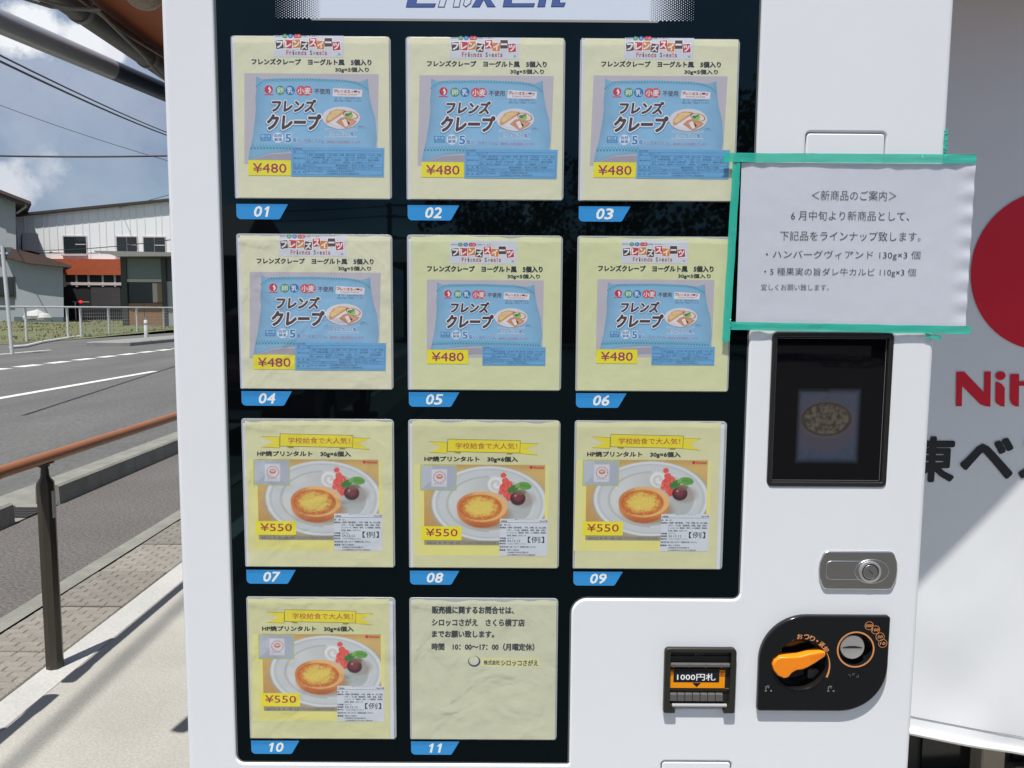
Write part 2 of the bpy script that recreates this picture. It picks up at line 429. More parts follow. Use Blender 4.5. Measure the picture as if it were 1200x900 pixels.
# recessed cover plates
for lp, nm in ((hnd, 'upper_cover_plate'), (hn2, 'lower_cover_plate')):
    mb = MB(); plate(mb, offs(lp, .0014), .0006, .01, .0018); vb(mb, nm, WHITE)
    mb = MB(); mb.flat(offs(lp, -.0005), .0115); vb(mb, 'plate_backing', BLACK)
# glass
mb = MB(); plate(mb, offs(glass_loop, -.0005), .0035, .012, .0005); win = vb(mb, 'display_window', BLACKGLASS)
mb = MB()
ring(mb, offs(glass_loop, -.0004), offs(glass_loop, .0022), .0028); vb(mb, 'window_gasket', material('gasket_grey', (.10, .11, .11), .3))
# header panel
HW = C(205, 214, 228); mb = MB()
yh = .0031
def hx(px): return at(px, 10, 0).x
mb.flat(rect(-.252, 1.8765, .180, 1.975), yh, HW)
mb.flat(rect(-.262, 1.8735, .190, 1.8765), yh, C(150, 150, 145))
for side, x0, dr in ((0, -.252, -1), (1, .180, 1)):
    p = .0031
    for i in range(0, 22):
        f = 1-i/21.0; sz = p*(.22+.78*f)
        for j in range(0, 33):
            cx = x0+dr*(i*p*.86); cz = 1.8765+j*p+(p/2 if i % 2 else 0)
            mb.flat([(cx-sz*.62, cz), (cx, cz-sz*.62), (cx+sz*.62, cz), (cx, cz+sz*.62)], yh-.0001, HW)
vb(mb, 'header_panel', STICKER); mb = MB()
NAVY = C(40, 55, 110); BLUE_ = C(76, 98, 156)
def HP(pts): return [(at(x, y, yh).x, at(x, y, yh).z) for x, y in pts]
for pts in ([(483, -24), (492, -24), (488, 4), (511, 4), (509, 8.8), (475.5, 8.8)], [(572, -24), (580, -24), (562, 8.6), (552.5, 8.6)], [(564, -6), (571, -6), (581, 8.4), (571, 8.4)], [(595, -24), (604, -24), (599.5, 3.8), (627, 3.8), (625.5, 8.4), (589, 8.4)],
            [(637, -24), (645, -24), (638.5, 8.4), (629.5, 8.4)], [(652, -24), (660, -24), (656, 3), (663, 3), (661, 8.2), (645.5, 8.2)]):
    q = HP(pts); a_ = sum(q[i][0]*q[(i+1) % len(q)][1]-q[(i+1) % len(q)][0]*q[i][1] for i in range(len(q))); q = q if a_ > 0 else q[::-1]
    mb.flat(q, yh-.0002, NAVY); mb.flat(offs(q, .0007), yh-.0003, BLUE_)
for pts in ([(522, -24), (530, -24), (521, 8.7), (513, 8.7)], [(537, -24), (544, -24), (538.5, 8.7), (530.5, 8.7)], [(550, -24), (557, -24), (552, 4), (546, 8.7), (542.5, 6)]):
    q = HP(pts)[::-1]; a_ = sum(q[i][0]*q[(i+1) % len(q)][1]-q[(i+1) % len(q)][0]*q[i][1] for i in range(len(q))); q = q if a_ > 0 else q[::-1]
    mb.flat(q, yh-.0002, NAVY); mb.flat(offs(q, .0010), yh-.0003, HW)
vb(mb, 'header_lettering', STICKER)


# ---- number tags
X0, Z0, PX, RZ = -.3676, 1.6372, .2285, .25095
for n in range(11):
    i, j = n % 3, n//3
    x, z = X0+PX*i+.0008, Z0-RZ*j+.0004
    mb = MB(); poly = fillet([(x, z-.0200), (x+.0575, z-.0200), (x+.0690, z), (x, z)], [.006, .004, 0, 0])
    mb.flat(poly, .0031, C(52, 140, 205))
    t = vb(mb, 'number_tag', STICKER)
    mb = MB(); s = '%02d' % (n+1)
    for k, ch in enumerate(s):
        wx = .0100 if ch != '1' else .0044
        cx = x+.0290+k*.0118
        if ch == '1':
            one = [(-.0015+.0022, 1), (.0022, 1), (.0022, 0), (-.0010, 0), (-.0010, .74), (-.0036, .60), (-.0036, .80), (-.0006, 1)]
            mb.flat([(cx+px_+(q_-.5)*.0138*.22, z-.0168+.0138*q_) for px_, q_ in one], .0029, C(225, 235, 245)); continue
        text(mb, ch, (cx-wx/2, z-.0168, cx+wx/2, z-.0030), .0029, C(225, 235, 245), .03, .22)
    d = mb.build('digits', STICKER, t)
# ---- screen
mb = MB(); plate(mb, offs(scr, -.0008), -.0015, .004, .0015, holes=[offs(scr, .0055)], hdepth=.006); sc_ = vb(mb, 'screen', BLACK)
mb = MB(); mb.flat(offs(scr, .002), .0045); mb.build('screen_glass', material('screen_glass', (.002, .002, .003), .02), sc_)
mb = MB(); ring(mb, offs(scr, .0066), offs(scr, .0074), .0040); mb.build('screen_bezel', material('dark_trim', (.16, .17, .18), .25), sc_)
def fbm(x, y, o=0.0, oct=4):
    v = 0; a = 1; t = 0
    for k in range(oct):
        v += a*noise.noise(Vector((x*2**k+o, y*2**k+o*1.7, o))); t += a; a *= .55
    return v/t
def sstep(a, b, x):
    t = max(0, min(1, (x-a)/(b-a))); return t*t*(3-2*t)
def mixc(a, b, t): return tuple(a[i]+(b[i]-a[i])*t for i in range(3))
def raster(mb, x0, z0, x1, z1, nx, nz, fn, y, mi=0):
    "a printed picture: a fine grid whose corners take their ink from fn(u,v), v down"
    vs = []; cs = []
    for j in range(nz+1):
        for i in range(nx+1):
            u, v = i/nx, j/nz; vs.append((x0+(x1-x0)*u, y, z1+(z0-z1)*v)); cs.append(fn(u, v))
    w = nx+1
    mb.add(vs, [((j+1)*w+i, (j+1)*w+i+1, j*w+i+1, j*w+i) for j in range(nz) for i in range(nx)], cs, mi)
def screen_pic(u, v):
    n = fbm(u*9, v*10, 3.3); n2 = .5+.5*noise.noise(Vector((u*60, v*66, 1)))
    c = mixc(C(62, 68, 86), C(44, 62, 88), sstep(.55, 1, v)); c = mixc(c, C(82, 84, 94), .4+.4*n)
    r = math.hypot((u-.47)/.46, (v-.52)/.34); c = mixc(c, C(76, 72, 84), .8*(1-sstep(.85, 1.1, r)))
    r = math.hypot((u-.47)/.42, (v-.42)/.25)
    c = mixc(c, C(86, 78, 80), .8*(1-sstep(.92, 1.06, r)))
    r = math.hypot((u-.47)/.37, (v-.41)/.21)
    if r < 1.1: c = mixc(c, mixc(C(60, 54, 50), C(98, 92, 80), sstep(-.35, .35, fbm(u*16, v*20, 1.1))), 1-sstep(.9, 1.08, r)); c = mixc(c, C(40, 36, 36), .6*(1-sstep(.02, .10, abs(r-1))))
    e = min(u, 1-u, v, 1-v); f = sstep(-.02, .10, e)
    if v < .06 and u < .5: c = mixc(c, C(30, 52, 48), .7)
    return tuple(q*.42*f*(.8+.3*n2) for q in c)
a = at(932, 544, 0); b = at(1012, 455, 0)
mb = MB(); raster(mb, a.x, a.z, b.x, b.z, 60, 66, screen_pic, .0042); mb.build('screen_picture', SCREEN, sc_)
# ---- lock
lx0, lx1, lz0, lz1 = .4322, .5402, 1.1135, 1.1690
mb = MB(); plate(mb, fillet([(lx0+.006, lz0), (lx1-.006, lz0), (lx1, lz0+.016), (lx1+.001, (lz0+lz1)/2), (lx1, lz1-.016), (lx1-.006, lz1), (lx0+.006, lz1), (lx0, lz1-.016), (lx0-.001, (lz0+lz1)/2), (lx0, lz0+.016)], [.009, .009, .009, .02, .009, .009, .009, .009, .02, .009]), -.003, .004, .002); lk = vb(mb, 'lock_plate', STEEL)
lc = (.5010, 1.1408)
mb = MB(); plate(mb, fillet(rect(.4405, 1.1285, .4990, 1.1555), .007), -.0042, .0014, .0008); plate(mb, ell(lc[0]+.003, lc[1], .0240, .0175, 40), -.0046, .002, .0010); mb.build('lock_handle', STEELLIGHT if 0 else STEEL, lk)
mb = MB(); mb.lathe([(.0150, .0040), (.0150, .0066), (.0135, .0072), (.0118, .0070), (.0118, .0056)], (lc[0], 0, lc[1]), 'Y', 40); mb.build('lock_collar', STEELLIGHT, lk)
mb = MB(); mb.flat(ell(lc[0], lc[1], .0119), -.0056); mb.build('lock_gap', BLACK, lk)
mb = MB(); plate(mb, ell(lc[0], lc[1], .0100, n=32), -.0068, .0012, .0006); mb.build('lock_cylinder', STEEL, lk)
mb = MB(); mb.flat([(lc[0]-.0029, lc[1]+.0028), (lc[0]-.0024, lc[1]+.0036), (lc[0]+.0040, lc[1]-.0026), (lc[0]+.0030, lc[1]-.0034)], -.00685); mb.build('key_slot', BLACK, lk)
# ---- coin panel
cpx0, cpz0 = cp(46, 790); cpx1, cpz1 = cp(1052, 78)
mb = MB(); plate(mb, fillet([(cpx0, cpz0), (cpx1, cpz0), (cpx1, cpz1), (cpx0, cpz1)], [.004, .066, .004, .066], 14), -.007, .007, .002, holes=[ell(*wc, wr, n=48), ell(*cc, cr, n=40)], hdepth=.016)
pan = vb(mb, 'coin_panel', GLOSSBLACK, angle=60)
mb = MB(); mb.lathe([(wr-.004, -.012), (wr-.003, .002), (wr, .0063), (wr+.0008, .0076), (wr+.0016, .0076), (wr+.002, .0068)], (wc[0], 0, wc[1]), 'Y', 48)
mb.flat(ell(wc[0], wc[1], wr-.002), .011); mb.build('lever_well', GLOSSBLACK, pan)
# lever
lv = [cp(235, 531), cp(190, 510), cp(160, 470), cp(153, 430), cp(172, 395), cp(210, 372), cp(300, 370), cp(360, 366), cp(430, 345), cp(520, 330), cp(545, 335), cp(551, 352), cp(545, 368), cp(480, 412), cp(420, 448), cp(380, 465), cp(330, 472), cp(300, 490), cp(275, 520), cp(255, 530)][::-1]
a_ = sum(lv[i][0]*lv[(i+1) % len(lv)][1]-lv[(i+1) % len(lv)][0]*lv[i][1] for i in range(len(lv)))
if a_ < 0: lv = lv[::-1]
lvl = offs(lv, .0002)
mb = MB(); plate(mb, lvl, -.0125, .014, .0016)
mb.lathe([(.010, -.009), (.010, .008)], (cp(235, 450)[0], 0, cp(235, 450)[1]), 'Y', 24)
lev = mb.build('return_lever', ORANGE, pan, angle=50)
mb = MB()
for k in range(7):
    t = k/6.; p = cp(432+t*95, 362-t*24); q = cp(446+t*95, 395-t*40)
    mb.tube([(p[0], -.0127, p[1]), (q[0], -.0127, q[1])], .0004, 6)
for bx in (238, 252, 266, 305, 318, 346, 360):
    for bz in (430, 443, 456):
        if (bx*7+bz) % 3: p = cp(bx, bz); mb.lathe([(.0006, .0124), (.0004, .0129), (0.00001, .0130)], (p[0], 0, p[1]), 'Y', 8)
mb.build('lever_ridge', ORANGE, lev)
# inner dark brackets seen inside the well
mb = MB(); p = cp(190, 300); q = cp(240, 560); mb.box((p[0], .002, q[1]), (q[0], .008, p[1]), bev=.0008); BKT = material('bracket_grey', (.05, .055, .055), .3); mb.build('well_bracket', BKT, pan); mb = MB()
p = cp(450, 500); q = cp(525, 570); mb.box((p[0], .002, q[1]), (q[0], .008, p[1]), bev=.0008); mb.build('well_bracket', BKT, pan)
# coin inlet
mb = MB(); mb.lathe([(cr-.002, -.008), (cr-.001, .0050), (cr, .0072)], (cc[0], 0, cc[1]), 'Y', 48); mb.flat(ell(cc[0], cc[1], cr-.001), .007); mb.build('coin_recess', GLOSSBLACK, pan)
OR2 = C(205, 140, 90)
mb = MB()
o1 = ell(*cc, cr+.0018, n=64); i1 = ell(*cc, cr-.0004, n=64)
mb.add([(x, -.0078, z) for x, z in o1]+[(x, -.0078, z) for x, z in i1], [(k, (k+1) % 64, 64+(k+1) % 64, 64+k) for k in range(64)], OR2)
mb.build('coin_ring', STICKER, pan)
sc2 = cp(765, 312)
mb = MB(); mb.lathe([(.0172, -.004), (.0172, .0052), (.0164, .0062), (.0100, .0069), (.00001, .0071)], (sc2[0], 0, sc2[1]), 'Y', 40); di = mb.build('coin_disc', STEELLIGHT, pan)
mb = MB(); pl = cp(688, 313); pr = cp(835, 313); pm = cp(760, 300)
mb.flat([(pl[0], pl[1]-.0006), (pr[0], pr[1]-.0006), (pr[0], pr[1]+.0005), (pm[0]+.004, pm[1]+.0001), (pm[0]-.004, pm[1]+.0001), (pl[0], pl[1]+.0005)], -.0074); mb.build('coin_slot', BLACK, di)
# panel printing
mb = MB(); yp = -.0072
for ch, deg in zip('おつり・返却', (97, 84, 72, 61, 49.5, 37)):
    t = math.radians(deg-3); r = .0412; x, z = wc[0]+r*math.cos(t), wc[1]+r*math.sin(t); h = .0037 if ch != '・' else .0012
    text(mb, ch, (x-h, z-h, x+h, z+h), yp, OR2, .03, rot=t-math.pi/2)
mb.build('lever_caption', STICKER, pan); mb = MB()
for s_, (px_, py_) in zip(('500', '100', '50', '10'), ((888, 147), (935, 178), (970, 230), (990, 280))):
    x, z = cp(px_, py_); r = .0062
    o1 = ell(x, z, r, n=32); i1 = ell(x, z, r-.0007, n=32)
    mb.add([(q[0], yp, q[1]) for q in o1]+[(q[0], yp, q[1]) for q in i1], [(k, (k+1) % 32, 32+(k+1) % 32, 32+k) for k in range(32)], OR2)
    w = .0046 if len(s_) == 3 else .0034; text(mb, s_, (x-w, z-.0020, x+w, z+.0020), yp-.0001, OR2, .03, .2)
mb.build('coin_caption', STICKER, pan); mb = MB()
arc = []
for k in range(13):
    t = math.radians(27-k*4.4); arc.append((wc[0]+(wr+.0035)*math.cos(t), wc[1]+(wr+.0035)*math.sin(t)))
for k in range(12, -1, -1):
    t = math.radians(27-k*4.4); w = .0035+.0008+.0022*(k/12.); arc.append((wc[0]+(wr+w)*math.cos(t), wc[1]+(wr+w)*math.sin(t)))
mb.flat(arc, yp, OR2); mb.build('turn_arrow', STICKER, pan)
for ix, iy in ((128, 620), (598, 622)):
    mb = MB()
    x, z = cp(ix, iy); g = C(150, 150, 145)
    mb.flat([(x-.0038, z-.0012), (x-.0030, z-.0012), (x-.0030, z+.0024), (x-.0010, z+.0034), (x+.0018, z+.0034), (x+.0018, z+.0042), (x-.0014, z+.0042), (x-.0038, z+.0028)], yp, g)
    for dx in (-.0044, -.0030, .0032, .0044): mb.flat(rect(x+dx, z-.0042, x+dx+.0009, z-.0022), yp, g)
    mb.flat(rect(x-.0008, z+.0010, x+.0014, z+.0018), yp, g); mb.build('hand_icon', STICKER, pan)
mb = MB()
for bx, by in ((738, 515), (746, 524), (765, 508), (765, 518), (794, 532), (805, 520), (805, 532), (776, 508)):
    x, z = cp(bx, by); mb.flat(ell(x, z, .0006, n=8), yp, C(130, 130, 125))
mb.build('braille', STICKER, pan)
# ---- bill slot
def bp_(x, y): p = at(770+x/9, 750+y/9, -.006); return (p.x, p.z)
b0 = bp_(66, 770); b1 = bp_(842, 92)
bi0 = bp_(128, 745); bi1 = bp_(785, 130)
# U-shaped bezel: outer round rect with an opening that runs out of the bottom
u = fillet([(b0[0], b0[1]), (bi0[0]+.008, b0[1]), (bi0[0]+.0085, b0[1]+.0045), (bi0[0], b0[1]+.016), (bi0[0], bi1[1]), (bi1[0], bi1[1]), (bi1[0], b0[1]+.016), (bi1[0]-.0085, b0[1]+.0045), (bi1[0]-.008, b0[1]), (b1[0], b0[1]), (b1[0], b1[1]), (b0[0], b1[1])], [.003, 0, 0, 0, .001, .001, 0, 0, 0, .003, .006, .006], 5)
mb = MB(); plate(mb, u, -.007, .011, .0012); bs = vb(mb, 'bill_slot', material('olive_black_plastic', (.020, .021, .016), .38), angle=50)
mb = MB(); mb.box((bi0[0]-.001, .001, b0[1]+.001), (bi1[0]+.001, .004, bi1[1]+.001))
mb.build('slot_back', BLACK, bs)
mb = MB()
for zc, hh, yy in ((bp_(0, 215)[1], .0045, -.0008), (bp_(0, 540)[1], .0022, -.001)):
    mb.box((bi0[0], yy, zc-hh), (bi1[0], .002, zc+hh), bev=.0006)
mb.build('slot_step', BLACK, bs)
CLR = material('smoked_plastic', (.12, .12, .115), .15)
mb = MB(); z_ = bp_(0, 275)[1]; mb.box((bi0[0]+.0005, -.005, z_-.0022), (bi1[0]-.0005, .001, z_+.0028), bev=.0009)
for k in range(4): x = bi0[0]+.004+k*.0225; mb.box((x, -.0058, z_-.0024), (x+.0012, .000, z_+.0030))
z_ = bp_(0, 610)[1]
for k in range(7): x = bi0[0]+.001+k*.0108; mb.box((x, -.0045, z_-.0058), (x+.0100, .001, z_+.0050), bev=.0007)
mb.build('note_guide', CLR, bs)
mb = MB(); z_ = bp_(0, 695)[1]; mb.tube([(bi0[0]+.004, -.004, z_), (bi1[0]-.004, -.004, z_)], .0026, 12); mb.build('note_roller', material('grey_roller', (.35, .35, .36), .25), bs)
mb = MB(); yb = -.0016
def bf(x0, y0, x1, y1): p = bp_(x0, y1); q = bp_(x1, y0); return rect(p[0], p[1], q[0], q[1])
plate(mb, bf(130, 335, 728, 522), yb, .002, .0002, col=C(238, 145, 12))
mb.flat(bf(132, 335, 178, 388), yb-.0001, C(165, 95, 25)); mb.flat(bf(668, 345, 726, 402), yb-.0001, C(165, 95, 25))
mb.flat(bf(178, 330, 668, 460), yb-.0002, C(22, 28, 38))
mb.flat([bp_(380, 468), bp_(425, 512), bp_(470, 468)][::-1], yb-.0002, C(20, 24, 30))
p = bp_(218, 440); q = bp_(625, 370); text(mb, '1000円札', (p[0], p[1], q[0], q[1]), yb-.0003, C(230, 232, 235), .02)
for k, bx in enumerate((408, 416, 424, 445, 462, 480, 490, 415, 466)):
    p = bp_(bx, (140, 158, 172, 165, 150, 138, 158, 180, 182)[k]); mb.flat(ell(p[0], p[1], .0004, n=6), -.0002-.0012, C(170, 170, 160))
mb.build('banknote_label', STICKER, bs)

# ================================================================== PRODUCT CARDS
def unit(x0, y0, sx0, w_top, w_bot, h, px, py):
    pass
def mapA(x, y): return ((x-100-18*(y-147)/668)/3.08/1000, -(y-147)/3.166/1000)
def mapB(x, y): return ((x-30-4*(y-58)/747)/3.545/1000, -(y-58)/3.565/1000)
def mapC(x, y): return ((x-62-11*(y-48)/742)/3.64/1000, -(y-48)/3.56/1000)
def mapD(x, y): return ((x-46)/3.56/1000, -(y-42)/3.46/1000)
def sub(mp, bx, ref):
    "map coordinates of one crop box onto another box"
    def f(x, y):
        u = (x-ref[0])/(ref[2]-ref[0]); v = (y-ref[1])/(ref[3]-ref[1]); return mp(bx[0]+u*(bx[2]-bx[0]), bx[1]+v*(bx[3]-bx[1]))
    return f
def R(mb, mp, x0, y0, x1, y1, col, y):
    mb.flat([mp(x0, y1), mp(x1, y1), mp(x1, y0), mp(x0, y0)], y, col)
def T(mb, mp, s, x0, y0, x1, y1, col, y, bold=0.0, shear=0.0, rot=0.0, res=2):
    p = mp(x0, y1); q = mp(x1, y0); text(mb, s, (p[0], p[1], q[0], q[1]), y, col, bold, shear, rot=rot, res=res)
def P(mb, mp, pts, col, y): mb.flat([mp(*p) for p in pts], y, col)
def E(mb, mp, cx, cy, rx, ry, col, y, rot=0, n=24): mb.flat([mp(*p) for p in ell(cx, cy, rx, ry, n, rot)], y, col)
DARK = C(32, 42, 52); BROWN = C(78, 62, 66)
def friends_logo(mb, mp, y, panel=(0, 0, 1, 1)):
    "mp takes 0..667 x 0..222"
    R(mb, mp, 0, panel[1]*222, 667, 222, C(205, 211, 222), y)
    y -= .0001
    T(mb, mp, '原材料に', 8, 30, 78, 44, DARK, y); T(mb, mp, 'を使用していません。', 262, 30, 420, 44, DARK, y)
    for x, c, ch in ((102, C(60, 140, 95), '卵'), (155, C(50, 115, 180), '乳'), (208, C(190, 65, 70), '小'), (236, C(190, 65, 70), '麦')):
        E(mb, mp, x, 37, 24, 19, c, y); T(mb, mp, ch, x-12, 27, x+12, 47, C(215, 220, 228), y-.0001)
    blocks = [('フ', 50, 112, BROWN, -6), ('レ', 133, 108, C(190, 60, 65), 4), ('ン', 212, 104, C(205, 130, 60), -3), ('ズ', 290, 122, BROWN, 8), ('ス', 372, 92, C(190, 50, 55), -4), ('イ', 446, 114, C(215, 130, 50), 5), ('ー', 520, 90, BROWN, 0), ('ツ', 598, 122, C(185, 45, 60), -5)]
    for ch, x, yy, c, rt in blocks:
        r = math.radians(rt)
        for g, cc2, dy in ((45, C(235, 238, 240), 0), (38, c, .0001)):
            pts = [(x+px_*g*math.cos(r)-py_*g*math.sin(r), yy+px_*g*math.sin(r)+py_*g*math.cos(r)) for px_, py_ in ((-.95, -1), (.95, -1), (1.02, .95), (-.9, 1))]
            P(mb, mp, pts, cc2, y-dy)
        h = 27 if ch != 'ー' else 4
        T(mb, mp, ch, x-27, yy-h, x+27, yy+h, C(240, 240, 240), y-.0002, .05)
    cols = [C(180, 60, 60), C(180, 60, 60), BROWN, C(200, 120, 60), BROWN, C(180, 60, 60)]
    xx = 118
    for k, ch in enumerate('Friends Sweets'):
        if ch == ' ': xx += 26; continue
        big = ch in 'FSd'; w = 20 if ch not in 'it' else 12
        T(mb, mp, ch, xx, 163 if (big or ch in 'it') else 174, xx+w, 203, cols[k % 6], y, .02); xx += w+10
    T(mb, mp, '®', 616, 186, 640, 206, DARK, y)
def packet(mb, mp, y, full):
    "mp takes the crop pixel frame of card A: photo box 157..700 x 298..665"
    R(mb, mp, 157, 298, 699, 666, C(186, 182, 192), y)
    # loose shadow under the packet
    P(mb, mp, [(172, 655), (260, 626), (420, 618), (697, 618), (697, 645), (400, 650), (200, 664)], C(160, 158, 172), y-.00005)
    out = [(204, 310), (228, 322), (300, 317), (420, 316), (560, 321), (622, 330), (655, 317), (658, 350), (666, 400), (676, 440), (688, 475), (690, 500), (697, 560), (690, 598), (697, 622), (600, 616), (450, 612), (350, 614), (260, 622), (172, 654), (178, 615), (190, 560), (198, 500), (204, 440), (201, 400), (205, 360)]
    ctr = (440, 470); n = len(out); base = C(136, 184, 218)
    vs = []; cs = []
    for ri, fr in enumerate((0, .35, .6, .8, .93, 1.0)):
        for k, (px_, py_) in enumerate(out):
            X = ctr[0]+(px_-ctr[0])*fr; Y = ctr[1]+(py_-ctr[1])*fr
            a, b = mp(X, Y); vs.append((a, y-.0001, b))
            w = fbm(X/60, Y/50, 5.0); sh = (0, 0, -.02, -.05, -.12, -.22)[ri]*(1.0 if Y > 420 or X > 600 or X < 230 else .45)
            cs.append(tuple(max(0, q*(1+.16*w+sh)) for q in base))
    fs = [(r*n+k, (r+1)*n+k, (r+1)*n+(k+1) % n, r*n+(k+1) % n) for r in range(5) for k in range(n)]
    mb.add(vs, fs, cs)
    mb.add([v for v in vs[5*n:]], [], base)
    y -= .0002
    teal = C(60, 150, 165)
    path = [(206, 350), (226, 334), (250, 325), (420, 322), (560, 326), (600, 332), (630, 342), (656, 362)]
    def along(path, step):
        res = []; acc = 0
        for (ax_, ay_), (bx_, by_) in zip(path, path[1:]):
            d = math.hypot(bx_-ax_, by_-ay_); t = acc
            while t < d: res.append((ax_+(bx_-ax_)*t/d, ay_+(by_-ay_)*t/d)); t += step
            acc = t-d
        return res
    for k, (px_, py_) in enumerate(along(path, 11.8)):
        R(mb, mp, px_-3.2, py_-3.2, px_+3.2, py_+3.2, teal, y)
        if full or k % 1 == 0: R(mb, mp, px_+2.7, py_+3.4, px_+8.6, py_+8.0, C(92, 168, 195), y)
    pb = [(186, 602), (300, 600), (345, 602)] if not full else [(186, 604), (300, 598), (520, 600), (686, 606)]
    for k, (px_, py_) in enumerate(along(pb, 13)):
        R(mb, mp, px_-4, py_-4.5, px_+4, py_+4.5, teal, y)
        R(mb, mp, px_+3.5, py_-14, px_+10, py_-6, C(92, 168, 195), y)
    RED = C(192, 45, 62)
    E(mb, mp, 255, 363, 17, 17, RED, y); P(mb, mp, [(258, 350), (266, 366), (260, 376), (254, 374), (258, 366), (252, 360)], C(225, 225, 230), y-.0001)
    R(mb, mp, 237, 382, 273, 386, RED, y)
    for x, c, ch in ((302, C(70, 150, 95), '卵'), (342, C(40, 115, 180), '乳')):
        E(mb, mp, x, 366, 19, 19, c, y); T(mb, mp, ch, x-12, 354, x+12, 378, C(225, 230, 235), y-.0002, .02)
    for x in (386, 411): E(mb, mp, x, 367, 20, 20, C(200, 85, 95), y)
    T(mb, mp, '小麦', 372, 354, 425, 380, C(235, 230, 235), y-.0002, .02)
    T(mb, mp, '不使用', 440, 358, 502, 380, BROWN, y, .025)
    P(mb, mp, [(513, 388), (632, 390), (634, 362), (516, 355)], C(225, 220, 225), y)
    for k, ch in enumerate('フレンズスイーツ'):
        T(mb, mp, ch, 519+k*13.5, 362+k*.6, 530+k*13.5, (372 if ch != 'ー' else 368)+k*.6, (BROWN, C(190, 60, 65), C(205, 130, 60))[k % 3], y-.0002, .05)
    T(mb, mp, 'Friends Sweets', 535, 377, 612, 384, C(180, 90, 90), y-.0002)
    T(mb, mp, '卵・乳・小麦を使用せずに', 524, 392, 628, 400, C(60, 75, 95), y); T(mb, mp, '専用工場にて製造しています。', 520, 402, 632, 410, C(60, 75, 95), y)
    for bo, c, dy, ddy in ((.15, C(70, 140, 195), 0, 2.5), (.12, C(228, 232, 238), .0001, 0), (.05, C(72, 54, 62), .0002, 0)):
        T(mb, mp, 'フレンズ', 270, 404+ddy, 444, 452+ddy, c, y-dy, bo, .12)
        T(mb, mp, 'クレープ', 252, 464+ddy, 463, 524+ddy, c, y-dy-.00003, bo, .12)
    E(mb, mp, 549, 477, 78, 46, C(110, 130, 150), y); E(mb, mp, 549, 475, 77, 45, C(214, 212, 218), y-.0001, n=36); E(mb, mp, 549, 474, 60, 33, C(224, 222, 226), y-.00015, n=36)
    yy = y-.00025
    P(mb, mp, [(487, 492), (490, 470), (505, 450), (530, 441), (566, 443), (570, 450), (500, 497), (490, 498)], C(205, 155, 110), yy)
    P(mb, mp, [(492, 482), (498, 462), (515, 449), (535, 445), (558, 448), (503, 487)], C(225, 196, 140), yy-.00005)
    for k in range(14):
        px_, py_ = 500+random.random()*45, 455+random.random()*18; E(mb, mp, px_, py_, 3, 1.6, C(212, 172, 112), yy-.0001, n=6)
    E(mb, mp, 588, 464, 32, 16, C(190, 130, 100), yy, .25); E(mb, mp, 587, 464, 27, 13, C(226, 214, 200), yy-.00005, .25)
    P(mb, mp, [(528, 493), (546, 476), (568, 470), (613, 488), (604, 500), (572, 517), (566, 517)], C(200, 142, 112), yy-.0001)
    P(mb, mp, [(552, 486), (566, 480), (586, 498), (571, 512), (566, 510)], C(232, 222, 214), yy-.00015)
    P(mb, mp, [(570, 484), (604, 490), (596, 498), (580, 505)], C(212, 165, 128), yy-.00015)
    E(mb, mp, 582, 466, 15, 12, C(160, 188, 110), yy-.0002); E(mb, mp, 573, 463, 9, 6, C(60, 135, 75), yy-.00025, .3); E(mb, mp, 586, 458, 8, 5, C(80, 150, 80), yy-.00025, -.5)
    for yl in (523, 553):
        R(mb, mp, 486, yl-3, 613, yl+3, C(222, 226, 232), y); R(mb, mp, 488, yl-1, 611, yl+1.4, C(60, 135, 195), y-.0001)
    for bo, c, dy in ((.10, C(225, 230, 235), 0), (.03, C(50, 130, 195), .0001)): T(mb, mp, 'ヨーグルト風', 506, 532, 602, 549, c, y-dy, bo)
    T(mb, mp, '原材料に大豆を使用しています。', 493, 569, 634, 580, C(190, 60, 80), y)
    T(mb, mp, '調理例', 620, 508, 640, 513, C(60, 75, 95), y); T(mb, mp, 'イメージです', 615, 515, 650, 519, C(80, 95, 110), y)
    R(mb, mp, 222, 544, 265, 571, C(62, 140, 195), y); T(mb, mp, '要冷凍', 226, 547, 261, 558, C(215, 225, 235), y-.0001); T(mb, mp, '-18℃以下', 226, 561, 261, 568, C(190, 212, 230), y-.0001)
    E(mb, mp, 294, 558, 22, 21, C(222, 226, 232), y); T(mb, mp, '自然', 279, 543, 309, 556, C(50, 125, 190), y-.0001, .03); T(mb, mp, '解凍', 279, 559, 309, 572, C(50, 125, 190), y-.0001, .03)
    for bo, c, dy in ((.09, C(215, 225, 235), 0), (.03, C(45, 125, 190), .0001)):
        T(mb, mp, '5', 325, 543, 347, 576, c, y-dy, bo); T(mb, mp, '個入', 353, 558, 384, 577, c, y-dy, bo)
        T(mb, mp, '（1個あたり30g）', 388, 561, 482, 579, c, y-dy-.0002, bo*.7)
def price_tag(mp, box, tb, s):
    mb = MB(); R(mb, mp, *box, C(238, 222, 40), -.0011); T(mb, mp, s, *tb, C(158, 44, 88) if s == '¥480' else C(165, 45, 60), -.0012, .012); return mb
ING = ['小麦粉（国内製造）、加工油脂、砂糖、還元水飴、大豆粉末、でん粉、食塩、', 'ぶどう糖果糖液糖、豆乳クリーム、大豆たん白、植物油脂、レモン果汁／', '加工デンプン、乳化剤（大豆由来）、糊料（加工デンプン、増粘多糖類）、', '香料、酸味料、着色料（カロチン）、膨張剤、ｐＨ調整剤、ビタミンＣ']
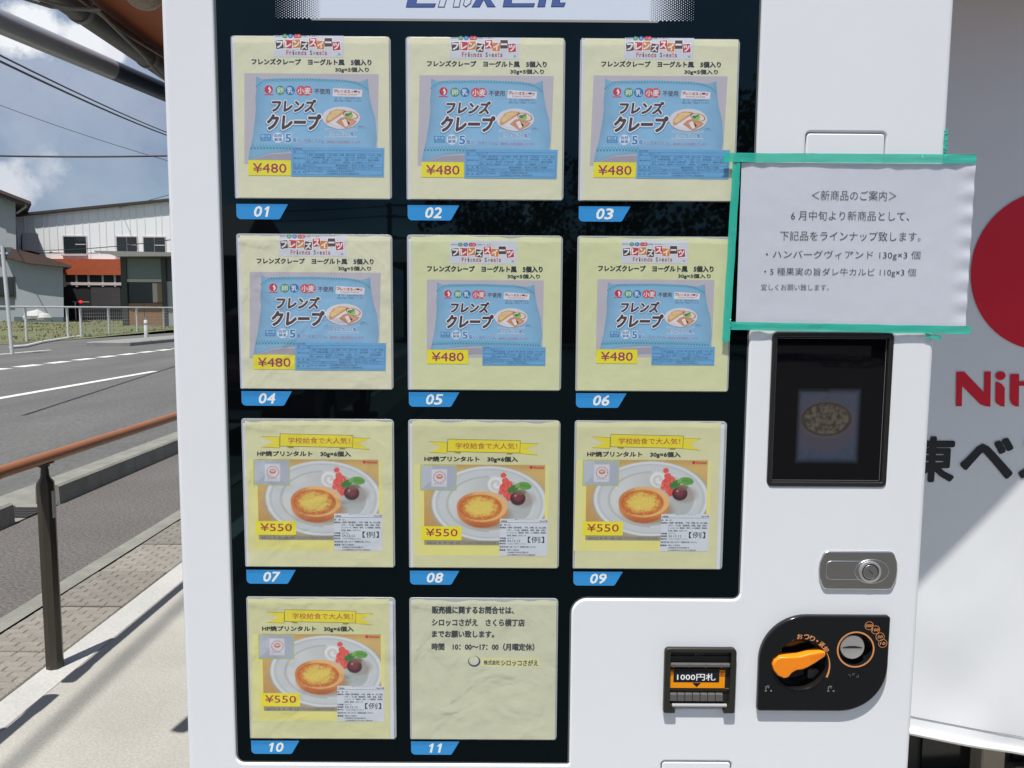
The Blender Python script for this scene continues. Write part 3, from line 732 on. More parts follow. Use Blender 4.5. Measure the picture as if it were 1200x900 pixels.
def blue_label(mp, box):
    mb = MB(); f = sub(mp, box, (0, 0, 877, 280)); y = -.0011; ink = C(40, 70, 105)
    R(mb, f, 0, 0, 877, 280, C(106, 168, 214), y)
    y -= .0001
    for yl in (28, 56, 156, 186, 213, 262): R(mb, f, 18, yl, 862, yl+2, ink, y)
    for xl, a_, b_ in ((18, 28, 264), (861, 28, 264), (136, 28, 264)): R(mb, f, xl, a_, xl+2, b_, ink, y)
    T(mb, f, '【名称等】', 14, 4, 100, 22, ink, y)
    rows = [('品　　　名', 34), ('原材料名', 98), ('内　容　量', 164), ('保存方法', 192), ('製　造　者', 230)]
    for s_, yy in rows: T(mb, f, s_, 24, yy, 130, yy+16, ink, y)
    T(mb, f, 'クレープ', 145, 33, 215, 50, ink, y)
    for k, s_ in enumerate(ING): T(mb, f, s_, 145, 62+k*24, 855-(60 if k == 3 else 0), 81+k*24, ink, y)
    T(mb, f, '150グラム', 145, 164, 235, 181, ink, y); T(mb, f, '賞味期限　枠外下部に記載', 420, 164, 780, 181, ink, y)
    T(mb, f, '－18℃以下で保存してください。　解凍後は早めに、凍らせずにお召し上がりください。', 145, 191, 850, 208, ink, y)
    T(mb, f, '日東ベスト株式会社', 145, 222, 300, 238, ink, y); T(mb, f, '山形県寒河江市幸生町四番27号', 335, 220, 600, 236, ink, y); T(mb, f, '山形県寒河江市中央工業団地内', 335, 242, 640, 258, ink, y)
    return mb
def tart_photo(u, v):
    # crop frame: x 145..747, y 248..652
    X = 145+u*602; Y = 248+v*404; n = fbm(X/40, Y/40, 2.0); nf = fbm(X/9, Y/9, 7.0, 3)
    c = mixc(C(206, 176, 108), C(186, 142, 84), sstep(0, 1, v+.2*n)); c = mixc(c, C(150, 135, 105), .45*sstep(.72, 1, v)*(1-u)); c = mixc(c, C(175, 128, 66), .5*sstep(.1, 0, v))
    r = math.hypot((X-470)/290, (Y-443)/190)
    c = mixc(c, C(168, 158, 140), .8*(1-sstep(1.0, 1.07, math.hypot((X-474)/292, (Y-452)/190))))
    c = mixc(c, C(196, 202, 204), 1-sstep(.985, 1.0, r))
    rim = 1-sstep(.0, .03, abs(r-.955)); c = mixc(c, C(222, 226, 228), .8*rim)
    rim = 1-sstep(.0, .025, abs(r-.90)); c = mixc(c, C(170, 178, 180), .6*rim)
    r2 = math.hypot((X-475)/215, (Y-445)/138)
    well = mixc(C(205, 208, 208), C(176, 182, 180), sstep(.2, .8, u)); c = mixc(c, well, (1-sstep(.95, 1.03, r2)))
    rim = 1-sstep(.0, .05, abs(r2-1.0)); c = mixc(c, C(160, 158, 150) if X < 470 else C(215, 220, 220), .55*rim)
    # shadow of the tart
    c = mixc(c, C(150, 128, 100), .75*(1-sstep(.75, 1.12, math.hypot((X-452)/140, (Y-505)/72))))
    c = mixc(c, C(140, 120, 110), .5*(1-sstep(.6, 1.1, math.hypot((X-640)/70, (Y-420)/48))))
    # cream
    r = math.hypot((X-507)/46, (Y-345)/42)
    if r < 1.1: c = mixc(c, mixc(C(228, 228, 226), C(198, 198, 198), .5+.5*math.sin(r*9+math.atan2(Y-345, X-507)*1.0)), 1-sstep(.92, 1.05, r))
    # strawberry fan
    d = None
    a = [(540, 300, 14), (550, 330, 18), (570, 345, 17), (545, 365, 26), (560, 395, 22), (530, 385, 14), (565, 418, 12)]
    m = min(math.hypot(X-x_, Y-y_)/r_ for x_, y_, r_ in a)
    c = mixc(c, mixc(C(206, 48, 48), C(232, 112, 98), sstep(0, .6, .3+nf)), 1-sstep(.9, 1.08, m))
    # grape
    r = math.hypot((X-612)/39, (Y-415)/36)
    g = mixc(C(118, 48, 56), C(62, 24, 34), sstep(.2, 1, r+(Y-415)/90)); g = mixc(g, C(205, 160, 160), .7*(1-sstep(.05, .25, math.hypot((X-600)/39, (Y-402)/36))))
    c = mixc(c, g, 1-sstep(.94, 1.04, r))
    c = mixc(c, C(120, 96, 70), .8*(1-sstep(.9, 1.1, math.hypot((X-625)/28, (Y-384)/14))))
    for lx, ly, la, lb, ro, lc_ in ((645, 352, 36, 20, .15, C(92, 158, 62)), (588, 368, 32, 18, -.5, C(58, 122, 50)), (610, 350, 16, 9, -.9, C(120, 175, 80))):
        dx, dy = X-lx, Y-ly; px_ = (dx*math.cos(ro)+dy*math.sin(ro))/la; py_ = (-dx*math.sin(ro)+dy*math.cos(ro))/lb
        r = math.hypot(px_, py_); k = mixc(lc_, C(40, 92, 40), .6*sstep(.0, .15, .15-abs(py_))); c = mixc(c, k, 1-sstep(.9, 1.05, r))
    # tart shell: side, rim, filling
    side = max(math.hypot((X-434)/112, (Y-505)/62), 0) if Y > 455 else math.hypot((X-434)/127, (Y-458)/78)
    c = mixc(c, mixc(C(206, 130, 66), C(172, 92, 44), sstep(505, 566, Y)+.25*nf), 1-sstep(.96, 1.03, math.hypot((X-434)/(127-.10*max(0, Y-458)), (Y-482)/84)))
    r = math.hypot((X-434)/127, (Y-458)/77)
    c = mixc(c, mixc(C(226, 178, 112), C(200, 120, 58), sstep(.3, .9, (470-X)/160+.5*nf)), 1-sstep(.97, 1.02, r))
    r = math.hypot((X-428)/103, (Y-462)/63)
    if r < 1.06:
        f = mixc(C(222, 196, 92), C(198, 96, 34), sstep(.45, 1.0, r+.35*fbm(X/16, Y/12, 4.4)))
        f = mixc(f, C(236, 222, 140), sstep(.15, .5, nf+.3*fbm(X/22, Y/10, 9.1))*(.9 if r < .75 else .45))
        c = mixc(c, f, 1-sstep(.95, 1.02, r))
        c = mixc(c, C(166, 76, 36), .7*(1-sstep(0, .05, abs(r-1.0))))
    return c
def ribbon(mb, mp, y):
    Y1 = C(226, 212, 48); ed = C(70, 66, 30)
    for pts in ([(162, 134), (254, 137), (254, 193), (162, 189), (228, 164)], [(618, 139), (710, 141), (645, 168), (708, 200), (618, 192)]):
        P(mb, mp, pts, ed, y); cx = sum(p[0] for p in pts)/5; cy = sum(p[1] for p in pts)/5
        P(mb, mp, [(cx+(a-cx)*.965, cy+(b-cy)*.95) for a, b in pts], Y1, y-.00005)
    P(mb, mp, [(285, 184), (324, 184), (322, 193), (300, 192)], C(150, 142, 40), y-.0001); P(mb, mp, [(552, 187), (590, 188), (575, 197), (553, 196)], C(150, 142, 40), y-.0001)
    P(mb, mp, [(256, 121), (621, 127), (619, 190), (254, 184)], ed, y-.0001); P(mb, mp, [(258, 123), (619, 129), (617, 188), (256, 182)], Y1, y-.00015)
    T(mb, mp, '学校給食で大人気！', 296, 140, 604, 170, C(165, 72, 50), y-.0002, .008)
ING2 = ['小麦粉（国内製造）、牛乳、砂糖、卵、加工油脂、', 'バター、でん粉、脱脂粉乳、卵黄、食塩、洋酒／', 'トレハロース、増粘剤、香料、ｐＨ調整剤、膨張剤、', '乳化剤、着色料、カロチノイド']
def white_label(mp, box):
    mb = MB(); f = sub(mp, box, (165, 140, 885, 700)); y = -.0011; ink = C(52, 58, 68)
    R(mb, f, 165, 140, 885, 700, C(206, 212, 220), y); y -= .0001
    T(mb, f, '焼プリンタルト', 385, 142, 690, 156, ink, y); T(mb, f, '冷凍食品', 182, 165, 272, 192, ink, y, .03); T(mb, f, '30g×6個', 760, 160, 875, 190, ink, y, .02)
    R(mb, f, 165, 196, 885, 200, ink, y)
    for s_, yy in (('品　名', 220), ('原材料名', 262), ('内容量', 422), ('賞味期限', 462), ('保存方法', 502), ('製造者', 600)): T(mb, f, s_, 168, yy, 258, yy+24, ink, y, .04)
    T(mb, f, '洋菓子', 280, 222, 330, 244, ink, y)
    for k, s_ in enumerate(ING2): T(mb, f, s_, 275, 258+k*40, 865 if k < 3 else 560, 286+k*40, ink, y, .03)
    T(mb, f, '180グラム', 282, 420, 385, 444, ink, y); T(mb, f, '24.12.12', 282, 456, 476, 490, ink, y, .01)
    T(mb, f, '【例】', 590, 408, 835, 502, ink, y, .012)
    T(mb, f, '－18℃以下で保存してください。', 282, 504, 578, 530, ink, y); T(mb, f, '凍結前加熱の有無　加熱してあります　加熱調理の必要性　ありません。', 168, 550, 716, 578, ink, y, .02)
    T(mb, f, '日東ベスト株式会社', 282, 598, 462, 624, ink, y, .02); T(mb, f, '山形県寒河江市幸生町四番27号', 285, 636, 600, 660, ink, y, .02); T(mb, f, '山形県寒河江市中央工業団地', 285, 674, 705, 696, ink, y, .02)
    return mb
def holder_mesh():
    mb = MB(); plate(mb, fillet(rect(0, -.209, .209, 0), [.002, .005, .006, .004]), .0004-.0002, .0030, .0004); return mb
def wavy_sheet(seed, top, strip, col, strips, w0=.0025, w1=.2065, bot=-.2078):
    mb = MB(); rnd = random.Random(seed); n = 26; a = 0; tops = []
    x0, x1 = w0, w1
    if strip == 'left': x0 = w0+.0030
    if strip == 'right': x1 = w1-.0060
    for i in range(n+1):
        x = x0+(x1-x0)*i/n; tops.append((x, -top*(.55+.45*noise.noise(Vector((i*.33, seed*3.7, 0)))*2)-.0006))
    pts = [(x0, bot), (x1, bot)]+tops[::-1]
    mb.flat(pts, -.0006, col)
    return mb
def film_mesh(amp, seed):
    mb = MB(); n = 36; vs = []
    for j in range(n+1):
        for i in range(n+1):
            x = .0012+.2066*i/n; z = -.0012-.2066*j/n; d = amp*noise.noise(Vector((x*22+seed, z*22, seed)))+amp*.5*noise.noise(Vector((x*60, z*45+seed, 2)))
            vs.append((x, -.0030-abs(d)*.4-d*.6, z))
    w = n+1
    mb.add(vs, [((j+1)*w+i, (j+1)*w+i+1, j*w+i+1, j*w+i) for j in range(n) for i in range(n)], (1, 1, 1), 0, True); return mb

def make_type(kind):
    "returns list of (name, mesh object) built once, hidden in a dict for copying"
    parts = []
    if kind in 'AB':
        mp = mapA if kind == 'A' else mapB
        mb = MB()
        lb = (277, 132, 555, 232) if kind == 'A' else (236, 85, 553, 193)
        friends_logo(mb, sub(mp, lb, (0, 0, 667, 222)), -.0009, (0, .14, 1, 1) if kind == 'A' else (0, 0, 1, 1)); parts.append(('brand_print', mb, PRINT))
        mb = MB()
        if kind == 'A':
            T(mb, mp, 'フレンズクレープ　ヨーグルト風　5個入り', 187, 240, 668, 263, DARK, -.0009, .05); T(mb, mp, '30g×5個入り', 524, 272, 658, 293, DARK, -.0009, .045)
        else:
            T(mb, mp, 'フレンズクレープ　ヨーグルト風　5個入り', 128, 204, 676, 232, DARK, -.0009, .05); T(mb, mp, '30g×5個入り', 510, 242, 664, 265, DARK, -.0009, .045)
        parts.append(('heading_print', mb, PRINT))
        mb = MB(); pm = mp if kind == 'A' else sub(mp, (125, 270, 683, 642), (157, 298, 699, 665))
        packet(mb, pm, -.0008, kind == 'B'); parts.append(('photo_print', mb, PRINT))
        if kind == 'A':
            parts.append(('price_tag', price_tag(mp, (173, 650, 347, 713), (193, 663, 328, 702), '¥480'), PRINT)); lb2 = blue_label(mp, (348, 597, 727, 716))
        else:
            parts.append(('price_tag', price_tag(mp, (127, 606, 325, 674), (150, 618, 303, 661), '¥480'), PRINT)); lb2 = blue_label(mp, (393, 590, 697, 680))
        # the small labels sit above the photo layers
        lb2.v = [(x, y-.0004, z) for x, y, z in lb2.v]; parts[-1][1].v = [(x, y-.0004, z) for x, y, z in parts[-1][1].v]
        parts.append(('ingredient_label', lb2, PRINT))
    elif kind == 'C':
        mp = mapC
        mb = MB(); R(mb, mp, 88, 250, 768, 707, C(220, 218, 150), -.00068); R(mb, mp, 126, 378, 768, 702, C(224, 219, 132), -.0007); parts.append(('yellow_border', mb, PRINT))
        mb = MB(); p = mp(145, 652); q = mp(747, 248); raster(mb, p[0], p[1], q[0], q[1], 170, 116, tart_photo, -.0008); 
        mb.flat([mp(x_, y_) for x_, y_ in ell(676, 260, 8, 8, 16)], -.0009, C(190, 40, 55)); T(mb, mp, 'Nittobest', 686, 254, 742, 267, C(190, 40, 55), -.0009, .03)
        R(mb, mp, 150, 630, 525, 653, C(150, 146, 130), -.0009); T(mb, mp, '本品には、乳・卵・小麦・大豆・アレルゲンが含まれております。', 158, 635, 515, 649, C(60, 62, 60), -.001)
        parts.append(('photo_print', mb, PRINT))
        mb = MB(); ribbon(mb, mp, -.0008); parts.append(('ribbon_print', mb, PRINT))
        mb = MB(); T(mb, mp, 'HP焼プリンタルト　30g×6個入', 142, 208, 608, 237, C(35, 38, 42), -.0009, .05); parts.append(('heading_print', mb, PRINT))
        mb = MB(); y = -.0011
        R(mb, mp, 121, 250, 304, 378, C(176, 196, 88), y); R(mb, mp, 126, 254, 300, 374, C(168, 174, 188), y-.00005)
        P(mb, mp, [(126, 254), (180, 254), (175, 330), (126, 374)], C(182, 188, 200), y-.0001); R(mb, mp, 176, 270, 256, 360, C(192, 196, 206), y-.00012); R(mb, mp, 180, 274, 252, 356, C(206, 208, 216), y-.00015)
        for k in range(22):
            t = k*2*math.pi/22; E(mb, mp, 218+29*math.cos(t), 312+28*math.sin(t), 3.1, 3, C(190, 92, 70), y-.0002, n=6)
        E(mb, mp, 218, 308, 17, 12, C(196, 110, 84), y-.0002); E(mb, mp, 218, 306, 12, 6, C(216, 180, 160), y-.00025); T(mb, mp, '焼プリンタルト', 192, 342, 244, 349, C(120, 80, 70), y-.0002)
        parts.append(('inset_print', mb, PRINT))
        pt = price_tag(mp, (130, 558, 333, 628), (153, 570, 312, 609), '¥550'); parts.append(('price_tag', pt, PRINT))
        parts.append(('ingredient_label', white_label(mp, (525, 518, 768, 706)), PRINT))
    else:
        mp = mapD; mb = MB(); ink = C(52, 60, 66)
        for s_, b_, bo in (('販売機に関するお問合せは、', (160, 84, 568, 120), .03), ('シロッコさがえ　さくら横丁店', (160, 147, 622, 182), .03), ('までお願い致します。', (160, 206, 470, 240), .03), ('時間　10：00～17：00（月曜定休）', (158, 270, 672, 305), .03)):
            T(mb, mp, s_, *b_, ink, -.0009, .042)
        R(mb, mp, 405, 342, 700, 388, C(214, 212, 158), -.0007); T(mb, mp, '株式会社', 419, 355, 500, 378, ink, -.0009, .03); T(mb, mp, 'シロッコさがえ', 506, 353, 692, 383, ink, -.0009, .03)
        parts.append(('notice_text', mb, PRINT))
        mb = MB(); n = 40; vs = []; 
        for k in range(n):
            t = 2*math.pi*k/n; vs.append(mp(371+31*math.cos(t), 361+28*math.sin(t)))
        ins = [mp(369+25*math.cos(2*math.pi*k/n), 357+23.5*math.sin(2*math.pi*k/n)) for k in range(n)]
        mb.add([(x, -.0009, z) for x, z in vs]+[(x, -.0009, z) for x, z in ins], [(k, n+k, n+(k+1) % n, (k+1) % n) for k in range(n)], C(48, 62, 95)); parts.append(('ring_emblem', mb, PRINT))
    return parts
PROTO = {}
HOLD = None
cards = [ # kind, dx, dz, sheet top gap, strip side, sheet colour, film
 ('A', 0, 0, 0, 'left', C(218, 218, 188)), ('A', .0010, -.0008, 0, 'left', C(218, 218, 188)), ('A', .0008, .0004, 0, 'left', C(218, 218, 188)),
 ('A', .0000, -.0030, .0035, 'left', C(218, 218, 188)), ('B', 0, 0, .0035, 'left', C(211, 216, 172)), ('B', .0012, .0020, .0030, 'none', C(211, 216, 170)),
 ('C', 0, 0, .0045, 'left', C(214, 214, 170)), ('C', .0012, -.0060, .0035, 'left', C(208, 208, 164)), ('C', -.0034, .0020, .0020, 'right', C(210, 210, 166)),
 ('C', .0006, .0026, .0030, 'right', C(210, 210, 162)), ('D', 0, 0, .0045, 'none', C(204, 206, 178))]
LBL = ['cream yogurt crepe sheet above number 01, top left of the display', 'cream yogurt crepe sheet above number 02, top middle of the display', 'cream yogurt crepe sheet above number 03, partly under the green tape',
 'yogurt crepe sheet with large blue packet above number 04', 'yogurt crepe sheet with smaller blue packet above number 05', 'yogurt crepe sheet with smaller packet above number 06 beside the paper notice',
 'pudding tart sheet with yellow ribbon above number 07', 'pudding tart sheet with low set ribbon above number 08', 'pudding tart sheet with yellow ribbon above number 09 at the glass corner',
 'wrinkled pudding tart sheet above number 10 at the bottom left', 'greenish cream contact notice sheet with five text lines above number 11']
TOPS = [1.8535, 1.5985, 1.3490, 1.0970]
for n, (kind, dx, dz, top, strip, col) in enumerate(cards):
    i, j = n % 3, n//3
    e = empty('product_sheet' if kind != 'D' else 'contact_sheet', (X0+PX*i-.0004, .0026, TOPS[j]), LBL[n], 'sheet', 'product sheets behind clear film' if kind != 'D' else None)
    if HOLD is None:
        HOLD = holder_mesh().build('holder', HOLDER, e)
    else:
        h = HOLD.copy(); COL.objects.link(h); h.parent = e
    wavy_sheet(n+1, top, strip, col, None).build('sheet', SHEET, e)
    if strip != 'none':
        mb = MB(); xs = (.0022, .0062) if strip == 'left' else (.1995, .2055); mb.flat(rect(xs[0], -.2080, xs[1], -top-.002), -.0004, C(212, 216, 224)); mb.build('white_strip', SHEET, e)
    if kind not in PROTO:
        tp = make_type(kind)
        for p in tp: p[1].v = [(x, -.0006+(y+.0006)*.28, z) for x, y, z in p[1].v]
        PROTO[kind] = [p[1].build(p[0], p[2], e) for p in tp]
        ps = PROTO[kind]
    else:
        ps = []
        for p in PROTO[kind]:
            q = p.copy(); COL.objects.link(q); q.parent = e; ps.append(q)
    for q in ps: q.location = (dx, 0, dz)
    film_mesh(.0005 if n not in (9, 10) else .0010, n*3.1).build('clear_film', FILM if n not in (3, 6, 9, 10) else FILMW, e)

# ================================================================== PAPER NOTICE AND TAPE
nt_ = empty('paper_notice', (.4585, -.0022, 1.5885), 'white paper notice with six lines of black Japanese text taped over the machine edge', 'notice')
NW, NH = .3090, .2135
def npt(x, y):
    t = (y-165)/608.; u = (x-(90-22*t))/(875-6*t); return (-NW/2+NW*u, NH/2-NH*t)
mb = MB(); nx, nz = 40, 26; vs = []
def npy(u, v):
    cr_ = max(0, u-.93)/.07
    return -.0005*math.sin(u*5+1)*math.sin(v*4+.5)-.0016*cr_*(.5+.5*math.sin(v*46))-.003*max(0, u-.85)
for j in range(nz*2+1):
    for i in range(nx+1):
        u, v = i/nx, j/(nz*2); vs.append((-NW/2+NW*u, npy(u, v), NH/2-NH*v))
w = nx+1; NF = [((j+1)*w+i, (j+1)*w+i+1, j*w+i+1, j*w+i) for j in range(nz*2) for i in range(nx)]
mb.add(vs, NF, C(208, 212, 222), 0, True); mb.add([(x, y+.0004, z) for x, y, z in vs], [f[::-1] for f in NF], C(208, 212, 222), 0, True)
mb.build('paper', material('white_office_paper', attr=True, rough=.6, var=.012, vscale=30, bump=.03, bscale=40), nt_)
mb = MB(); ink = C(58, 60, 66)
for s_, b_ in (('＜新商品のご案内＞', (352, 266, 672, 303)), ('6 月中旬より新商品として、', (274, 342, 722, 378)), ('下記品をラインナップ致します。', (233, 418, 766, 454)), ('・ハンバーグヴィアンド 130g×3 個', (180, 490, 765, 526)), ('・5 種果実の旨ダレ牛カルビ 110g×3 個', (174, 556, 748, 590)), ('宜しくお願い致します。', (162, 618, 420, 642))):
    p = npt(b_[0], b_[3]); q = npt(b_[2], b_[1]); text(mb, s_, (p[0], p[1], q[0], q[1]), 0, ink, -.006)
mb.v = [(x, npy((x+NW/2)/NW, (NH/2-z)/NH)-.0004, z) for x, y, z in mb.v]
mb.build('notice_text', PRINT, nt_)
mb = MB(); vs = [(x*1.012+.001, y-.0009-.0003*noise.noise(Vector((x*40, z*40, 3))), z*1.01) for x, y, z in vs]; mb.add(vs, NF, (1, 1, 1), 0, True); mb.build('clear_sleeve', film_material('paper_sleeve', .02, .25, 9), nt_)
def tape(name, pts, width, label, yoff, seed):
    "pts along the centre line in x,z"
    e = None; mb = MB(); n = 26; vs = []
    a, b = Vector(pts[0]), Vector(pts[1]); d = (b-a); L_ = d.length; d.normalize(); nr = Vector((-d.y, d.x))
    for i in range(n+1):
        t = i/n
        for k in range(5):
            s_ = k/4-.5; jag = (0 if 0 < i < n else random.uniform(-.002, .002))
            p = a+d*(L_*t+jag)+nr*(width*s_+.0006*noise.noise(Vector((t*8, seed, 0))))
            vs.append((p.x, yoff-.0011*noise.noise(Vector((t*30, s_*2, seed)))-.0002, p.y))
    fs = [(i*5+k, (i+1)*5+k, (i+1)*5+k+1, i*5+k+1) for i in range(n) for k in range(4)]
    mb.add(vs, fs, (1, 1, 1), 0, True); mb.add([(x, y+.00025, z) for x, y, z in vs], [f[::-1] for f in fs], (1, 1, 1), 0, True)
    c = Vector(((a.x+b.x)/2, yoff, (a.y+b.y)/2)); mb.v = [(x-c.x, y-c.y, z-c.z) for x, y, z in mb.v]
    o = mb.build('masking_tape', TAPE, None, loc=c); tag(o, label, 'tape', 'green masking tape strips')
tape('t', [(.2785, 1.7010), (.6125, 1.7015)], .0118, 'long green masking tape strip along the top edge of the paper notice', -.0044, 1)
tape('t', [(.2972, 1.7050), (.2905, 1.4590)], .0105, 'upright green masking tape strip down the left edge of the paper notice', -.0038, 2)
tape('t', [(.2970, 1.4800), (.6210, 1.4760)], .0108, 'long green masking tape strip along the bottom edge of the paper notice', -.0044, 3)
tape('t', [(.5730, 1.7050), (.5725, 1.7390)], .0050, 'short green tape end sticking up above the notice at the machine edge', -.0012, 4)
tape('t', [(.5600, 1.4690), (.5820, 1.4650)], .0060, 'small green tape scrap below the notice at the machine corner', -.0030, 5)

# ================================================================== BANNER AND SHOP FRONT
YB = .95
BANM = material('vinyl_banner', attr=True, rough=.45, var=.03, vscale=3)
bn = empty('vinyl_banner', (1.9, YB, .3), 'large white vinyl banner with red disc and bold lettering hung behind the machine', 'banner')
def bz(x):  # curved hem
    return .3624-(x-1.0996)*.19+(x-1.25)**2*.05 if x < 2.2 else .3624-(1.1)*.19+.045
def bdisp(x, z):
    return .012*noise.noise(Vector((x*2.2, z*1.6, 1)))+.05*max(0, .75-z)*noise.noise(Vector((x*5, z*3, 4)))+.006*max(0, .95-z)*noise.noise(Vector((x*9, z*5, 2)))
mb = MB(); nx, nz = 90, 110; vs = []
for j in range(nz+1):
    for i in range(nx+1):
        x = .60+2.6*i/nx; z0 = bz(x); z = z0+(2.33-z0)*j/nz; vs.append((x-1.9, bdisp(x, z), z-.3))
w = nx+1; fs = [(j*w+i, j*w+i+1, (j+1)*w+i+1, (j+1)*w+i) for j in range(nz) for i in range(nx)]
mb.add(vs, fs, (.76, .79, .82), 0, True); mb.add([(x, y+.0015, z) for x, y, z in vs], [f[::-1] for f in fs], (.76, .79, .82), 0, True)
mb.build('banner_sheet', BANM, bn)
mb = MB()
hem = [(x-1.9, bdisp(x, bz(x))-.004, bz(x)-.3) for x in [.60+2.6*i/60 for i in range(61)]]
mb.tube(hem, .009, 8, col=(.82, .82, .81)); mb.build('hem', BANM, bn)
mb = MB()
hem = [(x-1.9, bdisp(x, bz(x)+.042)-.0015, bz(x)-.3+.042) for x in [.60+2.6*i/60 for i in range(61)]]
mb.tube(hem, .0008, 5, col=(.18, .18, .17)); mb.build('seam_stitch', BANM, bn)
def on_banner(mb): mb.v = [(x-1.9, bdisp(x, z)-.0022+y, z-.3) for x, y, z in mb.v]; return mb
def B2(x, y): p = at(1080+x/5.625, 420+y/5.625, YB); return (p.x, p.z)
# red disc as fine rings so it follows the cloth
rc = at(1229, 317.5, YB); rr = at(1136, 317.5, YB); R0 = rc.x-rr.x; n = 72; vs = [(rc.x, 0, rc.z)]; fs = []
for k in range(1, 15):
    for q in range(n): t = 2*math.pi*q/n; vs.append((rc.x+R0*k/14*math.cos(t), 0, rc.z+R0*k/14*math.sin(t)))
for q in range(n):
    fs.append((0, 1+q, 1+(q+1) % n))
    for k in range(13): fs.append((1+k*n+q, 1+(k+1)*n+q, 1+(k+1)*n+(q+1) % n, 1+k*n+(q+1) % n))
mb = MB(); mb.add(vs, fs, C(190, 18, 42, 1.35), 0, True); on_banner(mb).build('red_disc', BANM, bn)
mb = MB(); RD = C(190, 18, 42, 1.35)
LET = [[(224, 315), (224, 88), (276, 86), (408, 222), (408, 86), (452, 86), (452, 318), (425, 316), (385, 302), (264, 182), (264, 315)],
 [(578, 102), (638, 102), (638, 150), (700, 150), (700, 180), (638, 180), (638, 317), (615, 315), (590, 300), (578, 270)]]
for poly in LET:
    mb = MB(); mb.flat([B2(*p) for p in poly], 0, RD); on_banner(mb).build('red_letter', BANM, bn)
mb = MB(); mb.flat([B2(*p) for p in [(483, 152), (500, 155), (525, 168), (545, 195), (545, 317), (520, 315), (490, 295), (484, 280)]], 0, RD)
mb.flat([B2(*p) for p in ell(515, 113, 34, 29)], 0, RD)
on_banner(mb).build('red_letter', BANM, bn)
mb = MB(); BK = C(30, 34, 40)
for ch, x0, y0, x1, y1 in (('東', -75, 525, 221, 806), ('ベ', 262, 535, 606, 782), ('ス', 648, 540, 890, 782)):
    p = B2(x0, y1); q = B2(x1, y0); mb = MB(); text(mb, ch, (p[0], p[1], q[0], q[1]), 0, BK, .035)
    on_banner(mb).build('black_letter', BANM, bn)

DARKW = material('dark_shopfront', (.035, .036, .035), .5, var=.2, vscale=3)
sf = empty('shop_building', (2.2, 1.75, 0), 'dark shop front with beige post seen below the banner', 'building')
def sb(mb, name, m): mb.v = [(x-2.2, y-1.75, z) for x, y, z in mb.v]; return mb.build(name, m, sf)
YS = 1.25
def sx_(px, Y): return at(px, 882, Y).x
mb = MB(); mb.box((-.25, YS, -.05), (5.5, 6.5, 2.34)); sb(mb, 'wall', DARKW)
mb = MB(); mb.box((sx_(1078, YS), YS-.012, .02), (sx_(1143, YS), YS-.005, 2.2)); sb(mb, 'window', material('dark_window', (.008, .009, .009), .12))
mb = MB(); mb.box((sx_(1184, YS), YS-.012, .10), (3.2, YS-.005, 2.2)); sb(mb, 'window', material('dark_window', (.008, .009, .009), .12))
mb = MB(); mb.box((sx_(1145, YS-.03), YS-.03, 0), (sx_(1149, YS-.03), YS-.001, 2.3)); sb(mb, 'window_frame', material('bronze_trim', (.12, .12, .09), .4))
mb = MB(); mb.box((sx_(1151.5, YS-.07), YS-.07, 0), (sx_(1179, YS-.07), YS-.001, 2.33), bev=.004); sb(mb, 'post', material('beige_post', (.40, .34, .27), .6, var=.06, vscale=6))
mb = MB(); mb.box((sx_(1181, YS), YS-.04, .085), (3.2, YS-.013, .100)); sb(mb, 'sill', material('olive_trim', (.14, .14, .11), .5))
# ---- canopy
ZC = 2.35
RUST = material('orange_brown_paint', (.33, .085, .022), .5, var=.10, vscale=5, bump=.12, bscale=60)
cnp = empty('canopy', (0, 2, ZC), 'orange brown painted canopy roof over the machine', 'canopy')
# front edge runs obliquely back to the right
xl0, xl1 = -1.77, -1.95
def cyf(x): return .427+.33*(x-.870)
e0 = gnd(105, 0, ZC); e1 = gnd(190, 80, ZC); sl = (e1.x-e0.x)/(e1.y-e0.y)
def cxl(y): return e0.x+(y-e0.y)*sl
pl = [(cxl(.36), .36), (.6, cyf(.6)), (1.6, cyf(1.6)), (4.2, cyf(4.2)), (4.2, 5.2), (cxl(5.2), 5.2)]
q0 = gnd(78, 0, ZC-.045); q1 = gnd(189, 78, ZC-.045); qa = q0+(q1-q0)*-1.9; qb = q0+(q1-q0)*5.0
mb = MB(); nb = len(pl)
vs = [(x, y-2, 0) for x, y in pl]+[(x, y-2, .07) for x, y in pl]
mb.add(vs, [tuple(range(nb))[::-1], tuple(range(nb, 2*nb))]+[(k, (k+1) % nb, nb+(k+1) % nb, nb+k) for k in range(nb)]); mb.build('roof_panel', RUST, cnp)
DKP = material('dark_grey_pipe', (.07, .075, .07), .4, var=.12, vscale=9)
GALV = material('galvanised_pipe', (.34, .36, .38), .38, .3, var=.10, vscale=7, bump=.08, bscale=60, stretch=(1, .25, 1))
mb = MB(); CO = Vector((0, 2, ZC)); mb.tube([qa-CO, qb-CO], .034, 20); mb.build('edge_pipe', DKP, cnp)
for t in (.10, .80):
    mb = MB(); p = q0+(q1-q0)*t-CO; q = q0+(q1-q0)*(t+.03)-CO; mb.tube([p, q], .0375, 20); mb.build('pipe_band', material('band_grey', (.16, .16, .15), .4), cnp)
for xx, yy in ((4.0, 1.6), (3.9, 5.0), (-1.55, 5.05)):
    mb = MB(); mb.box((xx-.05, yy-.05-2, -ZC), (xx+.05, yy+.05-2, -.003)); mb.build('column', DKP, cnp)
